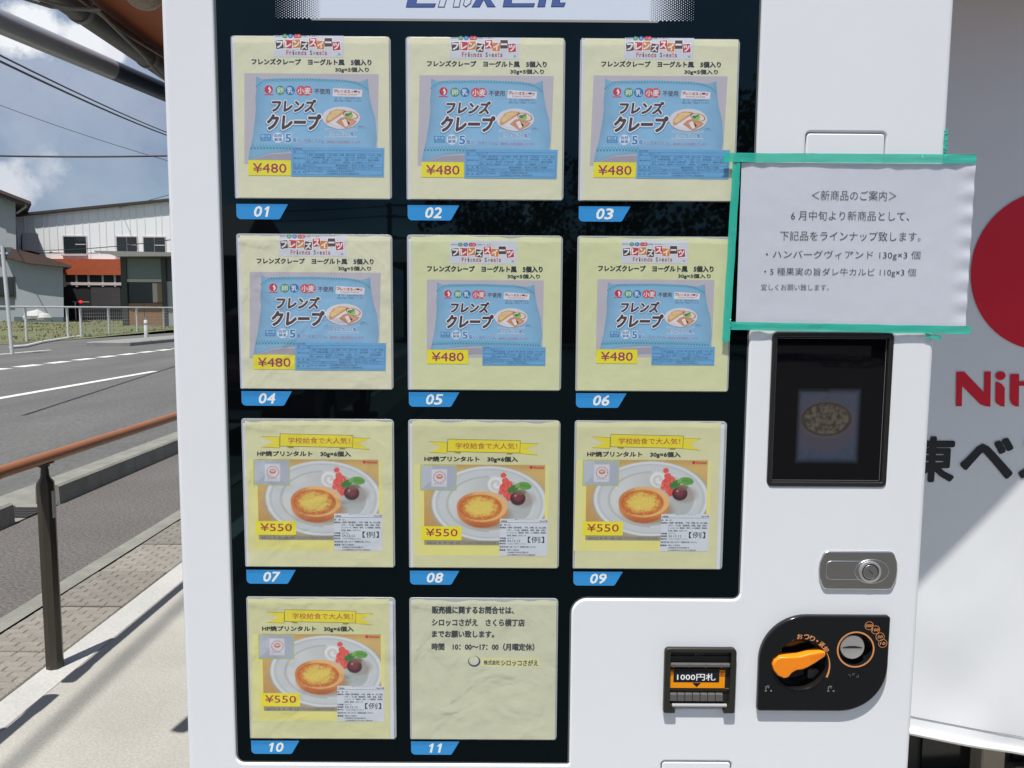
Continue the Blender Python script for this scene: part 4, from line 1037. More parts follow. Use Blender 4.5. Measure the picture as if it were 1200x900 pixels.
# galvanised pipe beside the canopy
pa = gnd(-160, -43, 2.28); pb_ = gnd(130, 81, 2.28); d = (pb_-pa)
o = empty('galvanised_pipe', pa, None, None)
gp = MB(); gp.tube([(0, 0, 0), tuple(d)], .0325, 28); gp.build('pipe', GALV, o)
gp = MB(); gp.tube([tuple(d*.999), tuple(d*2.9)], .0320, 28); gp.build('dark_end', material('navy_pipe', (.035, .055, .085), .4, var=.1, vscale=9), o)  # remaining length of the pipe in a darker navy colour
tag(o, 'thick grey galvanised pipe crossing the sky beside the canopy', 'pipe')
def cable(pts, r, label, mat=None, grp=None, name='overhead_cable'):
    mb = MB(); p0 = Vector(pts[0]); mb.tube([Vector(p)-p0 for p in pts], r, 6); o = mb.build(name, mat or material('cable_black', (.03, .03, .032), .6), None, loc=p0); tag(o, label, 'cable', grp); return o
def sagline(a, b, sag, n=14): return [Vector(a).lerp(Vector(b), t/n)-Vector((0, 0, sag*4*(t/n)*(1-t/n))) for t in range(n+1)]
GC = material('cable_grey', (.16, .16, .15), .5)
def on_z(l, Z): return [gnd(x, y, Z) for x, y in l]
cable(on_z([(15, -6), (60, 8), (100, 11), (115, 13), (140, 38), (165, 62), (180, 80), (200, 100)], 2.21), .0045, 'thick grey cable hanging from the canopy pipe clamp', GC, 'cables along the canopy')
cable(on_z([(85, -6), (110, 12), (150, 42), (200, 72)], 2.22), .0028, 'thin grey cable running along the dark canopy pipe', GC, 'cables along the canopy')
cable(on_z([(20, -10), (60, 4), (90, 11), (118, 11)], 2.21), .0038, 'short upper grey cable reaching the canopy pipe clamp', GC, 'cables along the canopy')
# rattan lamp under the canopy
lp_ = at(168, -12, 1.2)
lam = empty('hanging_lamp', (lp_.x, 1.2, lp_.z-.002), 'beige ribbed round lamp shade hanging under the orange canopy', 'lamp')
mb = MB()
for k in range(22):
    a = math.pi*(k+.5)/22; mb.tube([(.052*math.sin(a)*math.cos(t*math.pi/12), .052*math.sin(a)*math.sin(t*math.pi/12), -.052*math.cos(a)*.9) for t in range(25)], .0038, 6, caps=False)
mb.build('lamp_shade', material('rattan', (.45, .38, .30), .6, var=.2, vscale=60), lam)
mb = MB(); mb.tube([(0, 0, .06), (0, 0, ZC-lp_.z+.002)], .004, 8); mb.build('lamp_cord', BLACK, lam)

# ================================================================== GROUND
def sheet(name, x0, x1, y0, y1, z, mat, col=(.5, .5, .5), nx=1, ny=1):
    mb = MB(); vs = [(x0+(x1-x0)*i/nx, y0+(y1-y0)*j/ny, z) for j in range(ny+1) for i in range(nx+1)]; w = nx+1
    mb.add(vs, [(j*w+i, j*w+i+1, (j+1)*w+i+1, (j+1)*w+i) for j in range(ny) for i in range(nx)], col); o = mb.build(name, mat); return struct(o)
sheet('ground', -900, 900, -900, 900, -.012, material('far_ground', (.10, .10, .075), .9, var=.2, vscale=.05))
CONC = material('concrete', (.345, .338, .305), .85, bump=.5, bscale=130, var=.14, vscale=1.3, speck=.13)
CONC2 = material('trowelled_concrete', (.41, .41, .395), .8, bump=.3, bscale=80, var=.09, vscale=3, speck=.09)
ASPH = material('asphalt', (.104, .104, .099), .85, bump=.8, bscale=60, var=.18, vscale=.9, speck=.25, stretch=(1, .22, 1))
ASPHW = material('walkway_asphalt', (.108, .100, .093), .88, bump=.9, bscale=75, var=.10, vscale=1.4, speck=.42)
KERB = material('kerb_concrete', (.20, .20, .175), .85, bump=.5, bscale=90, var=.20, vscale=5, speck=.1)
PAVE = material('paver_concrete', (.225, .205, .172), .85, attr=True, bump=.5, bscale=150, var=.12, vscale=6, speck=.15)
sheet('concrete_forecourt', -1.80, 7, -1.2, 9, 0.0, CONC)
sheet('forecourt_edging', -1.932, -1.797, -6, 40, .002, CONC2)
sheet('car_park', -1.80, 40, -60, -1.2, -.003, material('old_asphalt', (.055, .055, .054), .9, bump=.6, bscale=120, var=.1, vscale=1))
sheet('forecourt_strip', -1.80, 7, 9, 60, -.003, CONC)
sheet('footpath', -3.42, -2.45, -40, 80, -.001, ASPHW)
sheet('path_edging', -2.452, -2.345, -40, 80, .001, KERB)
sheet('road', -20.0, -4.02, -80, 200, -.003, ASPH)
sheet('side_road', -60, -19.9, 14, 24, -.007, ASPH)
sheet('gutter', -4.03, -3.44, -40, 80, .0005, KERB)
# drain-lid slabs with cast brick pattern
pvr = empty('slab_pavement', (-2.14, 3, 0), None, None); del_ = pvr; pvr['kind'] = 'structure'
mb = MB(); W_, L_ = .396, .498
mb.box((-W_/2, -L_/2, -.05), (W_/2, L_/2, -.0028), bev=.003, col=(.13, .118, .098))
nr_, ncol = 11, 4; rl = L_/nr_; cw = W_/ncol
for r_ in range(nr_):
    for c_ in range(-1, ncol+1):
        x0 = -W_/2+(c_+(.5 if r_ % 2 else 0))*cw+.003; x1 = x0+cw-.006; x0 = max(x0, -W_/2+.005); x1 = min(x1, W_/2-.005)
        if x1-x0 < .012: continue
        a = -L_/2+r_*rl+.0025; b = a+rl-.005; h = .0008+random.uniform(-.0008, .0006); e = .003
        mb.add([(x0, a, -.0029), (x1, a, -.0029), (x1, b, -.0029), (x0, b, -.0029), (x0+e, a+e, h), (x1-e, a+e, h), (x1-e, b-e, h), (x0+e, b-e, h)], [(4, 5, 6, 7), (0, 1, 5, 4), (1, 2, 6, 5), (2, 3, 7, 6), (3, 0, 4, 7)], (lambda t_: tuple(q*t_ for q in (.205, .192, .168)))(random.uniform(.92, 1.10)))
slab0 = None
for k in range(-6, 26):
    y = 2.19+.512*k+.256-3
    if slab0 is None: slab0 = mb.build('slab', PAVE, pvr); o = slab0
    else: o = slab0.copy(); COL.objects.link(o); o.parent = pvr
    o.location = (0, y, random.uniform(-.0015, .0015)); o.rotation_euler = (0, 0, random.uniform(-.004, .004))
# kerb blocks
kb = empty('kerb', (-3.51, 4.4, 0), None, None); kb['kind'] = 'structure'
k0 = None
def kerb_block(y, ln=.6):
    global k0
    if k0 is None:
        mb = MB(); pr = [(-.10, -.05), (-.095, .135), (-.08, .15), (.065, .15), (.082, .135), (.09, -.05)]; n = len(pr); yy0, yy1 = -.298, .298
        mb.add([(x, yy0, z) for x, z in pr]+[(x, yy1, z) for x, z in pr], [tuple(range(n)), tuple(range(n, 2*n))[::-1]]+[(k, n+k, n+(k+1) % n, (k+1) % n) for k in range(n)])
        k0 = mb.build('kerb_block', KERB, kb); o = k0
    else: o = k0.copy(); COL.objects.link(o); o.parent = kb
    o.location = (0, y-4.4, 0)
for k in range(40): kerb_block(4.70+.3+.6*k)
for k in range(10): kerb_block(4.17-.3-.6*k)
o = MB()
for k in range(6): o.box((-.13, -.13+k*.046, 0), (.13, -.108+k*.046, .012))
o.box((-.14, -.15, 0), (-.13, .15, .013)); o.box((.13, -.15, 0), (.14, .15, .013)); g = o.build('drain_grate', material('cast_iron', (.035, .033, .03), .6), None, loc=(-3.56, 4.44, .001)); tag(g, 'small dark iron drain grate in the gap between the kerb blocks', 'drain grate')
# road paint
PAINT = material('road_paint', (.62, .62, .58), .7, var=.22, vscale=5, speck=.12, bscale=60)
def paint(name, x0, x1, y0, y1, z=.0012): return sheet(name, x0, x1, y0, y1, z, PAINT)
paint('road_line', -8.43, -8.25, -2, 16.95)
for k in range(-4, 16):
    y = 16.65+1.27*k; paint('road_dash', -12.35, -12.02, y, y+.86)
paint('edge_line', -16.0, -15.86, 20, 25.6)
# far field
GRASSG = material('dry_grass_ground', (.15, .135, .075), .95, var=.35, vscale=.35, var2=(.085, .12, .04), detail=8, bump=.6, bscale=9)
mb = MB(); vs = []
for j in range(31):
    for i in range(31):
        x = -80+60.2*i/30; y = 26+64*j/30; z = max(0, (y-34))*.016+.01+.05*noise.noise(Vector((x*.5, y*.5, 0)))*(1 if i < 29 else 0); vs.append((x, y, z))
mb.add(vs, [(j*31+i, j*31+i+1, (j+1)*31+i+1, (j+1)*31+i) for j in range(30) for i in range(30)], smooth=True); struct(mb.build('field', GRASSG))
def fz(y): return max(0, (y-34))*.016+.01
mb = MB()
for k in range(3600):
    x = random.uniform(-40, -20.2); y = random.uniform(29, 62)
    if noise.noise(Vector((x*.25, y*.25, 5))) < -.05: continue
    z = fz(y); h = random.uniform(.04, .13); a = random.uniform(0, 6.3); w = .05
    g = random.choice(((.07, .10, .02), (.16, .15, .06), (.24, .20, .11), (.20, .18, .09)))
    mb.add([(x-w*math.cos(a), y-w*math.sin(a), z), (x+w*math.cos(a), y+w*math.sin(a), z), (x+random.uniform(-.06, .06), y, z+h)], [(0, 1, 2)], g)
o = mb.build('grass', material('grass_blades', attr=True, rough=.8)); tag(o, 'patchy dry green grass growing in the field behind the white fence', 'grass', kind='stuff')
mb = MB()
for x0, x1, y0, y1, h in ((-16.3, -14.6, 28.5, 44, .15),):
    mb.box((x0, y0, -.05), (x1, y1, h), bev=.03)
struct(mb.build('traffic_island', material('island_concrete', (.22, .22, .21), .85, var=.15, vscale=2)))

# ================================================================== HANDRAIL
BRZ = material('bronze_paint', (.042, .036, .027), .38, var=.08, vscale=12, bump=.05, bscale=200)
RAIL = material('brown_resin_rail', (.30, .115, .045), .42, var=.10, vscale=10, stretch=(1, .3, 1))
hr = empty('handrail', (-1.892, 2.04, 0), 'bronze posted handrail with orange brown top rail beside the pavement', 'handrail')
def handpost(y, e):
    mb = MB(); R_ = .0335
    prof = [(R_, 0), (R_, .780), (R_*.96, .788), (.019, .806), (.018, .812)]; R_ = .0315
    mb.lathe(prof, (0, y, 0), 'Z', 8, smooth=False)
    mb.lathe([(.017, .80), (.015, .835), (.013, .848), (.015, .862)], (0, y, 0), 'Z', 20)
    p = mb.build('post', BRZ, e)
    mb = MB(); mb.box((-.012, y-.020, .848), (.012, y+.020, .860), bev=.003)
    # cradle under the rail
    mb.box((-.016, y-.045, .858), (.016, y+.045, .868), bev=.003); mb.build('bracket', BRZ, p)
    return p
p1 = handpost(0, hr)
mb = MB(); mb.box((.0300, -.012, .640), (.0335, .009, .752)); 
s_ = mb.build('post_sticker', material('grey_sticker', (.42, .42, .41), .4), p1)
mb = MB()
y0, y1 = -.42, 9.0
mb.tube([(0, y0, .885), (0, y0+.004, .885), (0, y0+.012, .885), (0, y0+.11, .885), (0, y0+.15, .885), (0, y1, .885)], [.012, .026, .0295, .0295, .0235, .0235], 20); mb.build('top_rail', RAIL, hr)
for y in (2.1, 4.2, 6.3, 8.4): handpost(y, hr)
h2 = empty('handrail', (-1.892, 1.29, 0), 'second handrail section starting just left of the near post', 'handrail')
handpost(0, h2)
mb = MB(); mb.tube([(0, .232, .885), (0, .228, .885), (0, .220, .885), (0, .12, .885), (0, .08, .885), (0, -4.0, .885)], [.012, .026, .0295, .0295, .0235, .0235], 20); mb.build('top_rail', RAIL, h2)
for y in (-2.1, -3.8): handpost(y, h2)

# ================================================================== FAR SIDE
WPAINT = material('white_metal_pole', (.62, .63, .62), .45, var=.08, vscale=4)
# pipe and mesh fence
XF = -20.7
fn_ = empty('mesh_fence', (XF, 35, 0), 'white pipe fence with wire mesh in front of the grassy field', 'fence')
ys = [-8, -5.8, -3.1, 0, 1.1, 3.7, 6.7, 10, 13]
for y in ys:
    mb = MB(); mb.tube([(0, y, 0), (0, y, 1.47)], .055, 8); mb.build('post', WPAINT, fn_)
mb = MB(); mb.tube([(0, -9, 1.47), (0, 14, 1.47)], .038, 8); mb.build('top_rail', WPAINT, fn_)
mb = MB(); 
for k in range(60): y = 1.1+k*.2; mb.tube([(0, y, .12), (0, y, 1.45)], .006, 4, caps=False)
for k in range(8): mb.tube([(0, 1.1, .15+k*.17), (0, 13, .15+k*.17)], .006, 4, caps=False)
o = mb.build('wire_mesh', material('wire_grey', (.32, .33, .33), .5), fn_); o['kind'] = 'stuff'
# bent white pipe lying along the field edge
pp = [gnd(12, 408.5), gnd(30, 407), gnd(50, 402), gnd(72, 398.5), gnd(97, 394.5)]
mb = MB(); mb.tube([(p.x-pp[0].x, p.y-pp[0].y, .05) for p in pp], .05, 8); o = mb.build('low_pipe', WPAINT, None, loc=(pp[0].x, pp[0].y, 0)); tag(o, 'bent white pipe lying low along the edge of the field', 'pipe')
# road sign from behind
sg = empty('road_sign', (-15.62, 23.05, 0), 'white road sign post with grey triangular sign seen from behind', 'road sign')
mb = MB(); mb.tube([(0, 0, 0), (-.12, 0, 3.35)], .055, 12); mb.build('pole', WPAINT, sg)
mb = MB(); tr_ = fillet([(-.62, 3.32), (-.22, 2.66), (.18, 3.32)][::-1] if 0 else [(-.22, 2.66), (.18, 3.32), (-.62, 3.32)], .04, 4); plate(mb, tr_, .06, .02, .004); o = mb.build('sign_plate', material('sign_back_grey', (.10, .11, .12), .5), sg)
mb = MB(); mb.box((-.30, .045, 3.10), (.0, .06, 3.16)); mb.build('sign_clamp', WPAINT, sg)
bl = empty('bollard', (-16.77, 34.4, 0), 'short white bollard with grey band at the kerb by the fence', 'bollard')
mb = MB(); mb.lathe([(.13, 0), (.13, .03), (.085, .06), (.08, .86), (.06, .90), (.00001, .91)], seg=16); mb.build('bollard_body', WPAINT, bl)
mb = MB(); mb.tube([(0, 0, .9), (0, 0, 1.05)], .04, 10); mb.lathe([(.086, .68), (.086, .76)], seg=16); mb.build('bollard_band', material('band_refl', (.30, .31, .32), .4), bl)
def fa(px, py, Y): p = at(px, py, Y); return p.x, p.z
def fbox(mb, x0, y0, x1, y1, Y, proud, depth=None, **k):
    "box on a facade plane Y: measured corners, sticking out by proud"
    a = fa(x0, y1, Y); b = fa(x1, y0, Y); mb.box((min(a[0], b[0]), Y-proud, a[1]), (max(a[0], b[0]), Y+(depth or 0), b[1]), **k)
def facade_part(mb, name, mat, parent, sub_=None):
    o = parent.location; mb.v = [(x-o.x, y-o.y, z-o.z) for x, y, z in mb.v]
    return mb.build(name, mat, sub_ or parent)
GLS = material('far_window_glass', (.02, .03, .035), .08)
FRM = material('far_window_frame', (.60, .52, .52), .5)
SID = material('white_siding', (.88, .90, .91), .5, var=.04, vscale=.6)
YW = 60.
wb = empty('warehouse_building', (-32, YW, .4), 'long white clad building with orange band and dark open garage', 'building')
mb = MB()
a = fa(-60, 262, YW); b = fa(420, 214, YW); 
pts = [(a[0], .2), (b[0], .2), (b[0], b[1]), (a[0], a[1])]
mb.add([(x, YW, z) for x, z in pts]+[(x, YW+14, z) for x, z in pts], [(0, 1, 2, 3), (7, 6, 5, 4), (1, 5, 6, 2), (4, 0, 3, 7), (3, 2, 6, 7)])
facade_part(mb, 'wall', SID, wb)
mb = MB(); pr = [(a[0]-.3, a[1]), (b[0]+.3, b[1]), (b[0]+.3, b[1]+.18), (a[0]-.3, a[1]+.18)]
mb.add([(x, YW-.35, z) for x, z in pr]+[(x, YW+14.3, z) for x, z in pr], [(0, 1, 2, 3), (7, 6, 5, 4), (3, 2, 6, 7), (0, 4, 5, 1), (1, 5, 6, 2), (4, 0, 3, 7)]); facade_part(mb, 'roof', material('roof_edge_brown', (.06, .045, .04), .5), wb)
# siding battens and creases
mb = MB()
for k in range(24):
    px = 22+k*9.4; x, z1 = fa(px, 300, YW); zt = a[1]+(b[1]-a[1])*(x-a[0])/(b[0]-a[0])
    x += random.uniform(-.12, .12); mb.box((x, YW-.03, 5.75 if k % 3 else 5.3), (x+.06, YW+.01, zt-.05))
    for zz_ in (5.7,):
        mb.box((x, YW-.025, zz_), (x+.66, YW+.01, zz_+.05))
facade_part(mb, 'batten', material('batten_grey', (.74, .77, .78), .5), wb)
mb = MB(); fbox(mb, 60, 304, 144.5, 322, YW, .28, .1); facade_part(mb, 'orange_band', material('orange_cladding', (.40, .085, .03), .6, var=.14, vscale=2, stretch=(1, 1, 6)), wb)
mb = MB(); fbox(mb, 60, 322, 214, 380, YW, .03, .2); facade_part(mb, 'garage_opening', material('dark_opening', (.012, .012, .013), .8), wb)
mb = MB(); fbox(mb, 108, 336, 141, 362, YW, .06, .1); facade_part(mb, 'roller_shutter', material('dark_shutter', (.055, .05, .055), .6, var=.2, vscale=1, stretch=(.2, 1, 6)), wb)
for x0, x1 in ((77, 89), (91, 103), (106, 120), (122, 133), (137.5, 144)):
    mb = MB(); fbox(mb, x0, 322.5, x1, 331, YW, .08); f = facade_part(mb, 'window', GLS, wb)
mb = MB(); fbox(mb, 76, 331.2, 144, 334, YW, .12)
for x0 in (75.5, 89.6, 103.8, 120.4, 134.5): fbox(mb, x0, 322, x0+1.6, 336, YW, .10)
facade_part(mb, 'frame', FRM, wb)
for x0, y0, x1, y1 in ((74.5, 276, 102, 298.5), (136.5, 276.5, 161.5, 296), (168, 277, 194.5, 297)):
    mb = MB(); fbox(mb, x0, y0, x1, y1, YW, .05, .01); wdw = facade_part(mb, 'window', FRM, wb)
    xm = (x0+x1)/2
    for q0, q1 in ((x0+1.2, xm-.6), (xm+.6, x1-1.2)):
        mb = MB(); fbox(mb, q0, y0+1.4, q1, y1-1.4, YW, .07, -.055); facade_part(mb, 'pane', GLS, wb, wdw)
    mb = MB(); fbox(mb, x0-1, y1, x1+1, y1+1.4, YW, .22); facade_part(mb, 'sill', FRM, wb, wdw)
    mb = MB(); fbox(mb, xm+.8, y0+10, x1-1.2, y0+11, YW, .09); facade_part(mb, 'bar', FRM, wb, wdw)
# left house
YH = 56.
hs = empty('grey_house', (-38, YH, .4), 'grey walled two storey house with brown tiled roofs and a lean-to', 'house')
GW = material('grey_render', (.34, .37, .40), .85, var=.05, vscale=.8)
BR = material('brown_roof', (.10, .062, .055), .5, var=.15, vscale=2, stretch=(1, 1, 5))
def prism_y(mb, pts, Y0, Y1, mi=0, sh=0.0):
    a_ = sum(pts[i][0]*pts[(i+1) % len(pts)][1]-pts[(i+1) % len(pts)][0]*pts[i][1] for i in range(len(pts)))
    if a_ < 0: pts = pts[::-1]
    n = len(pts); mb.add([(x, Y0, z) for x, z in pts]+[(x-sh*(Y1-Y0), Y1, z) for x, z in pts], [tuple(range(n)), tuple(range(n, 2*n))[::-1]]+[(k, n+k, n+(k+1) % n, (k+1) % n) for k in range(n)], mi=mi)
mb = MB(); prism_y(mb, [fa(-90, 392, YH), fa(20.5, 392, YH), fa(18, 234, YH), fa(-90, 195, YH)], YH, YH+8, sh=.68); facade_part(mb, 'wall', GW, hs)
mb = MB(); prism_y(mb, [fa(20.5, 392, YH), fa(77.5, 392, YH), fa(76, 312, YH), fa(20, 300, YH)], YH-.25, YH+6, sh=.68); facade_part(mb, 'lean_to_wall', GW, hs)
mb = MB(); prism_y(mb, [fa(-90, 186, YH), fa(45, 238, YH), fa(46, 241.5, YH), fa(-90, 192, YH)], YH-.9, YH+8.6, sh=.68); facade_part(mb, 'roof', BR, hs)
mb = MB(); prism_y(mb, [fa(0, 226, YH), fa(38, 239, YH), fa(36, 242, YH), fa(0, 233, YH)], YH-.8, YH-.4); facade_part(mb, 'eave_board', material('fascia_dark', (.04, .035, .035), .5), hs)
mb = MB(); prism_y(mb, [fa(19, 291, YH), fa(60, 301, YH), fa(93, 312, YH), fa(93, 314.5, YH), fa(40, 309, YH), fa(17, 302, YH)], YH-1.0, YH+6.3, sh=.68); facade_part(mb, 'lean_to_roof', BR, hs)
mb = MB(); prism_y(mb, [fa(21, 272, YH), fa(39.5, 273, YH), fa(43, 296, YH), fa(21, 291, YH)], YH+.5, YH+3.0, sh=.68); facade_part(mb, 'dormer', material('dormer_grey', (.20, .21, .22), .8), hs)
mb = MB(); p = fa(36, 241, YH); q = fa(36, 244, YH); r = fa(21, 250, YH); mb.tube([(p[0], YH-.6, p[1]), (q[0], YH-.6, q[1]), (r[0], YH-.1, r[1])], .07, 6); facade_part(mb, 'gutter_pipe', material('pipe_grey', (.3, .3, .3), .5), hs)
mb = MB(); fbox(mb, -14, 324.5, 20, 347.5, YH, .32, .0); w1 = facade_part(mb, 'window', material('dark_frame', (.05, .06, .05), .5), hs)
for q0, q1 in ((-12, 8), (10, 18.5)):
    mb = MB(); fbox(mb, q0, 326, q1, 346, YH, .36, -.31); facade_part(mb, 'pane', GLS, hs, w1)
mb = MB(); fbox(mb, 20, 371.5, 77, 377, YH, .32, 0); facade_part(mb, 'foundation', material('teal_base', (.11, .15, .17), .8), hs)
# bags on the field
for k, (px, py, r) in enumerate(((42, 370, .55), (50, 372, .45), (36, 372, .4))):
    p = at(px, py, 52); mb = MB(); mb.lathe([(r*1.2, -.35*r), (r*1.25, 0), (r*.9, .5*r), (.2*r, .72*r), (.0001, .73*r)], seg=14)
    mb.v = [(x*(1+.2*noise.noise(Vector((x*3, y*3, k)))), y, z*(1+.3*noise.noise(Vector((x*4, y*4, k))))) for x, y, z in mb.v]
    o = mb.build('tarpaulin_heap', material('pale_tarp', (.45, .46, .45), .7), None, loc=(p.x, 52, p.z)); tag(o, ('largest pale tarpaulin heap by the grey lean-to wall', 'pale tarpaulin heap on the right beside the lean-to wall', 'pale tarpaulin heap on the left beside the lean-to wall')[k], 'heap')
# booth
YK = 50.
bo = empty('roadside_booth', (-24, YK, .2), 'small booth with grey sign board, glass front and tan panels before the white building', 'booth')
mb = MB(); fbox(mb, 148, 302, 240, 384, YK, 0, 3.0); facade_part(mb, 'wall', material('booth_dark', (.10, .11, .11), .7), bo)
mb = MB(); fbox(mb, 150, 303, 193, 327.5, YK, .10); facade_part(mb, 'sign_board', material('sage_board', (.19, .235, .225), .6, var=.06, vscale=2), bo)
mb = MB(); fbox(mb, 149, 327.5, 194, 330.5, YK, .16); facade_part(mb, 'cornice', material('cream_trim', (.52, .51, .45), .6), bo)
mb = MB(); fbox(mb, 150, 331, 180, 355, YK, .06); facade_part(mb, 'window', GLS, bo)
mb = MB(); fbox(mb, 180, 332, 184.5, 354.5, YK, .08); facade_part(mb, 'curtain', material('cream_cloth', (.55, .52, .45), .8), bo)
mb = MB(); fbox(mb, 184.7, 332, 193, 354.5, YK, .07); facade_part(mb, 'shelf', material('booth_tan', (.30, .22, .13), .7), bo)
TANP = material('tan_panel', (.27, .155, .085), .6, var=.06, vscale=2)
for x0, x1 in ((150, 170), (170.6, 193)):
    mb = MB(); fbox(mb, x0, 355.5, x1, 384, YK, .12); facade_part(mb, 'panel', TANP, bo)
mb = MB(); fbox(mb, 146, 300, 149, 385, YK, .2); fbox(mb, 193, 300, 195, 385, YK, .2); facade_part(mb, 'corner_post', material('post_dark', (.05, .055, .05), .5), bo)
mb = MB(); fbox(mb, 196, 330, 240, 384, YK, .1); facade_part(mb, 'side_panel', material('pale_side', (.36, .38, .36), .6), bo)
mb = MB(); prism_y(mb, [fa(123, 295.5, YK), fa(240, 298, YK), fa(240, 301.5, YK), fa(148, 302, YK), fa(139, 299, YK), fa(123, 297.2, YK)], YK-1.3, YK+3.3); facade_part(mb, 'awning', material('awning_grey', (.26, .26, .24), .5), bo)
# red lamp in the garage
p = at(94.5, 353.7, 59.4); mb = MB(); mb.lathe([(.0001, -.12), (.09, -.08), (.12, 0), (.09, .08), (.0001, .12)], seg=12)
o = mb.build('warning_lamp', material('red_lamp', (.8, .02, .02), .3, emis=(1, .02, .03), estr=.9), None, loc=p); tag(o, 'small glowing red lamp in the dark garage opening', 'lamp')
mb = MB(); mb.box((-.7, -.02, -.02), (.6, .02, .02)); mb.tube([(-.5, 0, -.02), (-.5, 0, -3.2)], .04, 6); o = mb.build('lamp_stand', FRM, None, loc=(p.x, p.y+.12, p.z)); tag(o, 'thin pale bar carrying the red lamp in the garage', 'bar')
# overhead wires
def wire(pa, pb, Y0, Y1, r, label, sag=.25):
    a = at(*pa, Y0); b = at(*pb, Y1); d = b-a
    cable(sagline(a-d*.35, b+d*.8, sag), r, label, None, 'overhead wires')
wire((0, 180), (193, 178), 28, 28, .035, 'level dark overhead wire, lowest across the sky', .15)
wire((0, 57), (190, 146), 12, 24, .016, 'upper wire of the slanting pair below the grey pipe', .2)
wire((0, 64), (190, 149.5), 12, 24, .020, 'lower wire of the slanting pair below the grey pipe', .2)
wire((0, 118), (190, 178), 28, 30, .012, 'thin faint overhead wire between the slanting pair and the level wire', .3)
wire((20, 285), (200, 262), 55, 40, .025, 'faint wire crossing in front of the white building wall', .9)
wire((150, 240), (200, 226), 58, 50, .02, 'short faint wire above the white building roof', .1)

# ================================================================== BEHIND THE CAMERA (seen in the glass)
cable([(-2.9, -22, 7.6), (-2.55, -2, 7.0), (-2.52, .6, 6.9), (-2.6, 18, 7.2)], .045, 'thick bundled street cable above the pavement', None, 'overhead wires') if False else None
gsh = [gnd(22, 895), None, gnd(205, 719)]
def up(p, z): return Vector((p[0]-.14*z, p[1]-.33*z, z))
a = up(gsh[0], 11.0); b = up(gsh[2], 11.0); d = b-a
cable(sagline(a-d*14, b+d*10, .1, 20), .021, 'thick bundled street cable slanting above the pavement', None, 'overhead wires')
BARK = material('bark', (.06, .045, .035), .9, var=.3, vscale=5); LEAF = material('leaves', attr=True, rough=.7)
def tree(x, y, h, rad, seed, label):
    rnd = random.Random(seed); e = empty('tree', (x, y, 0), label, 'tree', 'trees behind the car park')
    mb = MB(); mb.tube([(0, 0, 0), (.1, 0, h*.35), (.05, .1, h*.75)], [.22, .16, .06], 8)
    for k in range(7):
        a_ = rnd.uniform(0, 6.3); z = h*rnd.uniform(.3, .6); mb.tube([(.08, .03, z), (rad*.6*math.cos(a_), rad*.6*math.sin(a_), z+h*.2)], [.07, .02], 6)
    mb.build('trunk', BARK, e); mb = MB()
    cl = [(rnd.gauss(0, rad*.42), rnd.gauss(0, rad*.42), h*(.62+rnd.uniform(-.28, .34)), rad*rnd.uniform(.25, .5)) for _ in range(26)]
    for k in range(2600):
        cx, cy, cz, r_ = cl[k % 26]; v = Vector((rnd.gauss(0, 1), rnd.gauss(0, 1), rnd.gauss(0, 1))).normalized()*r_*rnd.uniform(.5, 1.05); s_ = rnd.uniform(.07, .15)
        a_ = Vector((rnd.gauss(0, 1), rnd.gauss(0, 1), rnd.gauss(0, 1))).normalized()*s_; b_ = a_.orthogonal().normalized()*s_
        c_ = Vector((cx, cy, cz))+v; g = rnd.uniform(.7, 1.3)
        mb.add([c_-a_, c_-b_, c_+a_, c_+b_], [(0, 1, 2, 3)], (.05*g, .085*g, .03*g))
    mb.build('crown', LEAF, e)
for k, (x, y, h, r_, lb_) in enumerate(((-1.6, -34, 6.4, 2.6, 'low round tree mirrored under number 02'), (3.0, -30, 7.2, 2.6, 'bushy tree mirrored between 02 and 03'), (7.5, -26, 8.4, 3.2, 'tall dense tree mirrored right of the display'), (12, -24, 8.8, 3.4, 'broad dark tree at the right end of the car park row'), (17.5, -23, 9.0, 3.6, 'rightmost broad tree of the car park row'))):
    tree(x, y, h, r_, 40+k, lb_)
ph = empty('dark_house', (9, -40, 0), 'long dark walled building behind the car park trees', 'building')
mb = MB(); mb.box((-14, -5, 0), (22, 5, 3.6)); mb.build('wall', material('dark_wall', (.06, .055, .05), .8), ph); mb = MB(); mb.add([(-15, -6, 3.6), (23, -6, 3.6), (23, 6, 3.6), (-15, 6, 3.6), (-14, 0, 5.6), (22, 0, 5.6)], [(0, 1, 5, 4), (2, 3, 4, 5), (1, 2, 5), (3, 0, 4), (3, 2, 1, 0)]); mb.build('roof', material('dark_tiles', (.04, .04, .045), .5), ph)
rh = empty('red_roof_house', (-12.5, -25, 0), 'small house with dark red roof mirrored below number 01', 'house')
mb = MB(); mb.box((-4, -3, 0), (4, 3, 3.0)); mb.build('wall', material('shade_wall', (.12, .11, .11), .8), rh); mb = MB(); mb.add([(-4.6, -3.6, 3.0), (4.6, -3.6, 3.0), (4.6, 3.6, 3.0), (-4.6, 3.6, 3.0), (-4.2, 0, 4.9), (4.2, 0, 4.9)], [(0, 1, 5, 4), (2, 3, 4, 5), (1, 2, 5), (3, 0, 4), (3, 2, 1, 0)]); mb.build('roof', material('red_tiles', (.20, .03, .025), .5), rh)
up_ = empty('utility_pole', (-6.4, -40, 0), 'concrete utility pole with crossarms mirrored in the glass', 'utility pole')
mb = MB(); mb.tube([(0, 0, 0), (0, 0, 7.0)], [.17, .11], 12); mb.build('pole', material('pole_concrete', (.2, .2, .19), .8), up_)
for z in (6.9, 6.3, 5.2): mb = MB(); mb.box((-.2, -.05, z-.05), (1.1, .05, z+.05)); mb.build('crossarm', material('arm_steel', (.15, .15, .15), .5), up_)
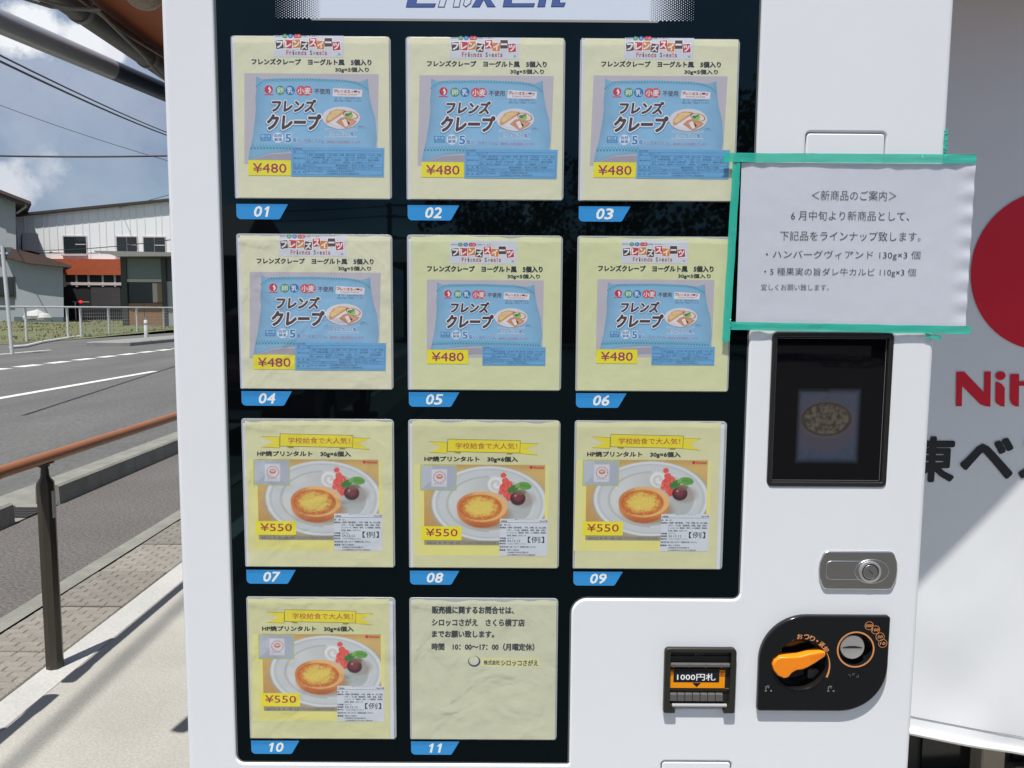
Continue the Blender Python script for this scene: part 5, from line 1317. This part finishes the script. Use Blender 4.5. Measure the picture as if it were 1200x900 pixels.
for k, z in enumerate((6.9, 6.4, 5.3)): cable(sagline((-30, -42-k, z+1), (-6, -40, z), .7), .03, ('top wire running from the utility pole', 'middle wire running from the utility pole', 'bottom wire running from the utility pole')[k], None, 'overhead wires')

# a parked car, mirrored in the lower part of the glass
car = empty('parked_car', (-2.75, -8.6, 0), 'dark red parked car facing the vending machine, seen only as a reflection', 'car')
CARP = material('dark_red_paint', (.16, .012, .012), .25, coat=.8)
prof_ = [(-1.7, .28), (1.62, .28), (1.72, .42), (1.70, .72), (1.55, .86), (.95, .98), (.45, 1.42), (.1, 1.50), (-1.2, 1.48), (-1.62, 1.05), (-1.72, .8), (-1.75, .4)]
lp = fillet(prof_, .08, 4)
mb = MB(); plate(mb, lp, -.72, 1.44, .10)
mb.v = [(y, x, z) for x, y, z in mb.v]; mb.f = [f[::-1] for f in mb.f]; mb.build('body', CARP, car, angle=50)
GC_ = material('car_glass', (.01, .012, .014), .05)
mb = MB(); mb.add([(-.60, 1.00, 1.0), (.60, 1.00, 1.0), (.52, .50, 1.41), (-.52, .50, 1.41)], [(0, 1, 2, 3)]); mb.build('windscreen', GC_, car)
for sx in (-1, 1):
    mb = MB(); f = [(sx*.722, .75, 1.0), (sx*.722, .30, 1.36), (sx*.722, -1.1, 1.36), (sx*.722, -1.4, 1.0)]; mb.add(f, [(0, 1, 2, 3)]); mb.build('side_window', GC_, car)
    mb = MB(); mb.lathe([(.00001, .06), (.08, .05), (.12, 0), (.13, -.05)], (sx*.52, 1.66, .68), 'Y', 20, sx=1.3)
    mb.v = [(x, 3.32-y, z) for x, y, z in mb.v]; mb.f = [f[::-1] for f in mb.f]; mb.build('headlight', material('lamp_lens', (.75, .75, .75), .1), car)
    mb = MB(); mb.box((sx*.80-.08, .62, .98), (sx*.80+.08, .72, 1.10), bev=.03); mb.build('mirror', CARP, car)
    for yy in (1.05, -1.1):
        mb = MB(); pr_ = [(.12, -.09), (.20, -.09), (.28, -.08), (.29, 0), (.28, .08), (.20, .09), (.12, .09)]
        vs = []; sg_ = 28
        for r, h in pr_:
            for k in range(sg_): t = 2*math.pi*k/sg_; vs.append((sx*.66+h, yy+r*math.cos(t), .29+r*math.sin(t)))
        mb.add(vs, [(i*sg_+k, i*sg_+(k+1) % sg_, (i+1)*sg_+(k+1) % sg_, (i+1)*sg_+k) for i in range(len(pr_)-1) for k in range(sg_)], smooth=True); w_ = mb.build('wheel', material('tyre', (.02, .02, .02), .8), car)
        mb = MB(); mb.add([(sx*.66+sx*.085, yy+.19*math.cos(2*math.pi*k/20), .29+.19*math.sin(2*math.pi*k/20)) for k in range(20)], [tuple(range(20))]); mb.build('rim', STEELLIGHT, car, None) if 0 else mb.build('rim', STEELLIGHT, w_)
mb = MB(); mb.box((-.34, 1.69, .50), (.34, 1.735, .66), bev=.01); mb.build('grille', BLACK, car)
mb = MB(); mb.box((-.17, 1.71, .34), (.17, 1.745, .44), bev=.004); mb.build('number_plate', material('plate_white', (.7, .7, .65), .5), car)
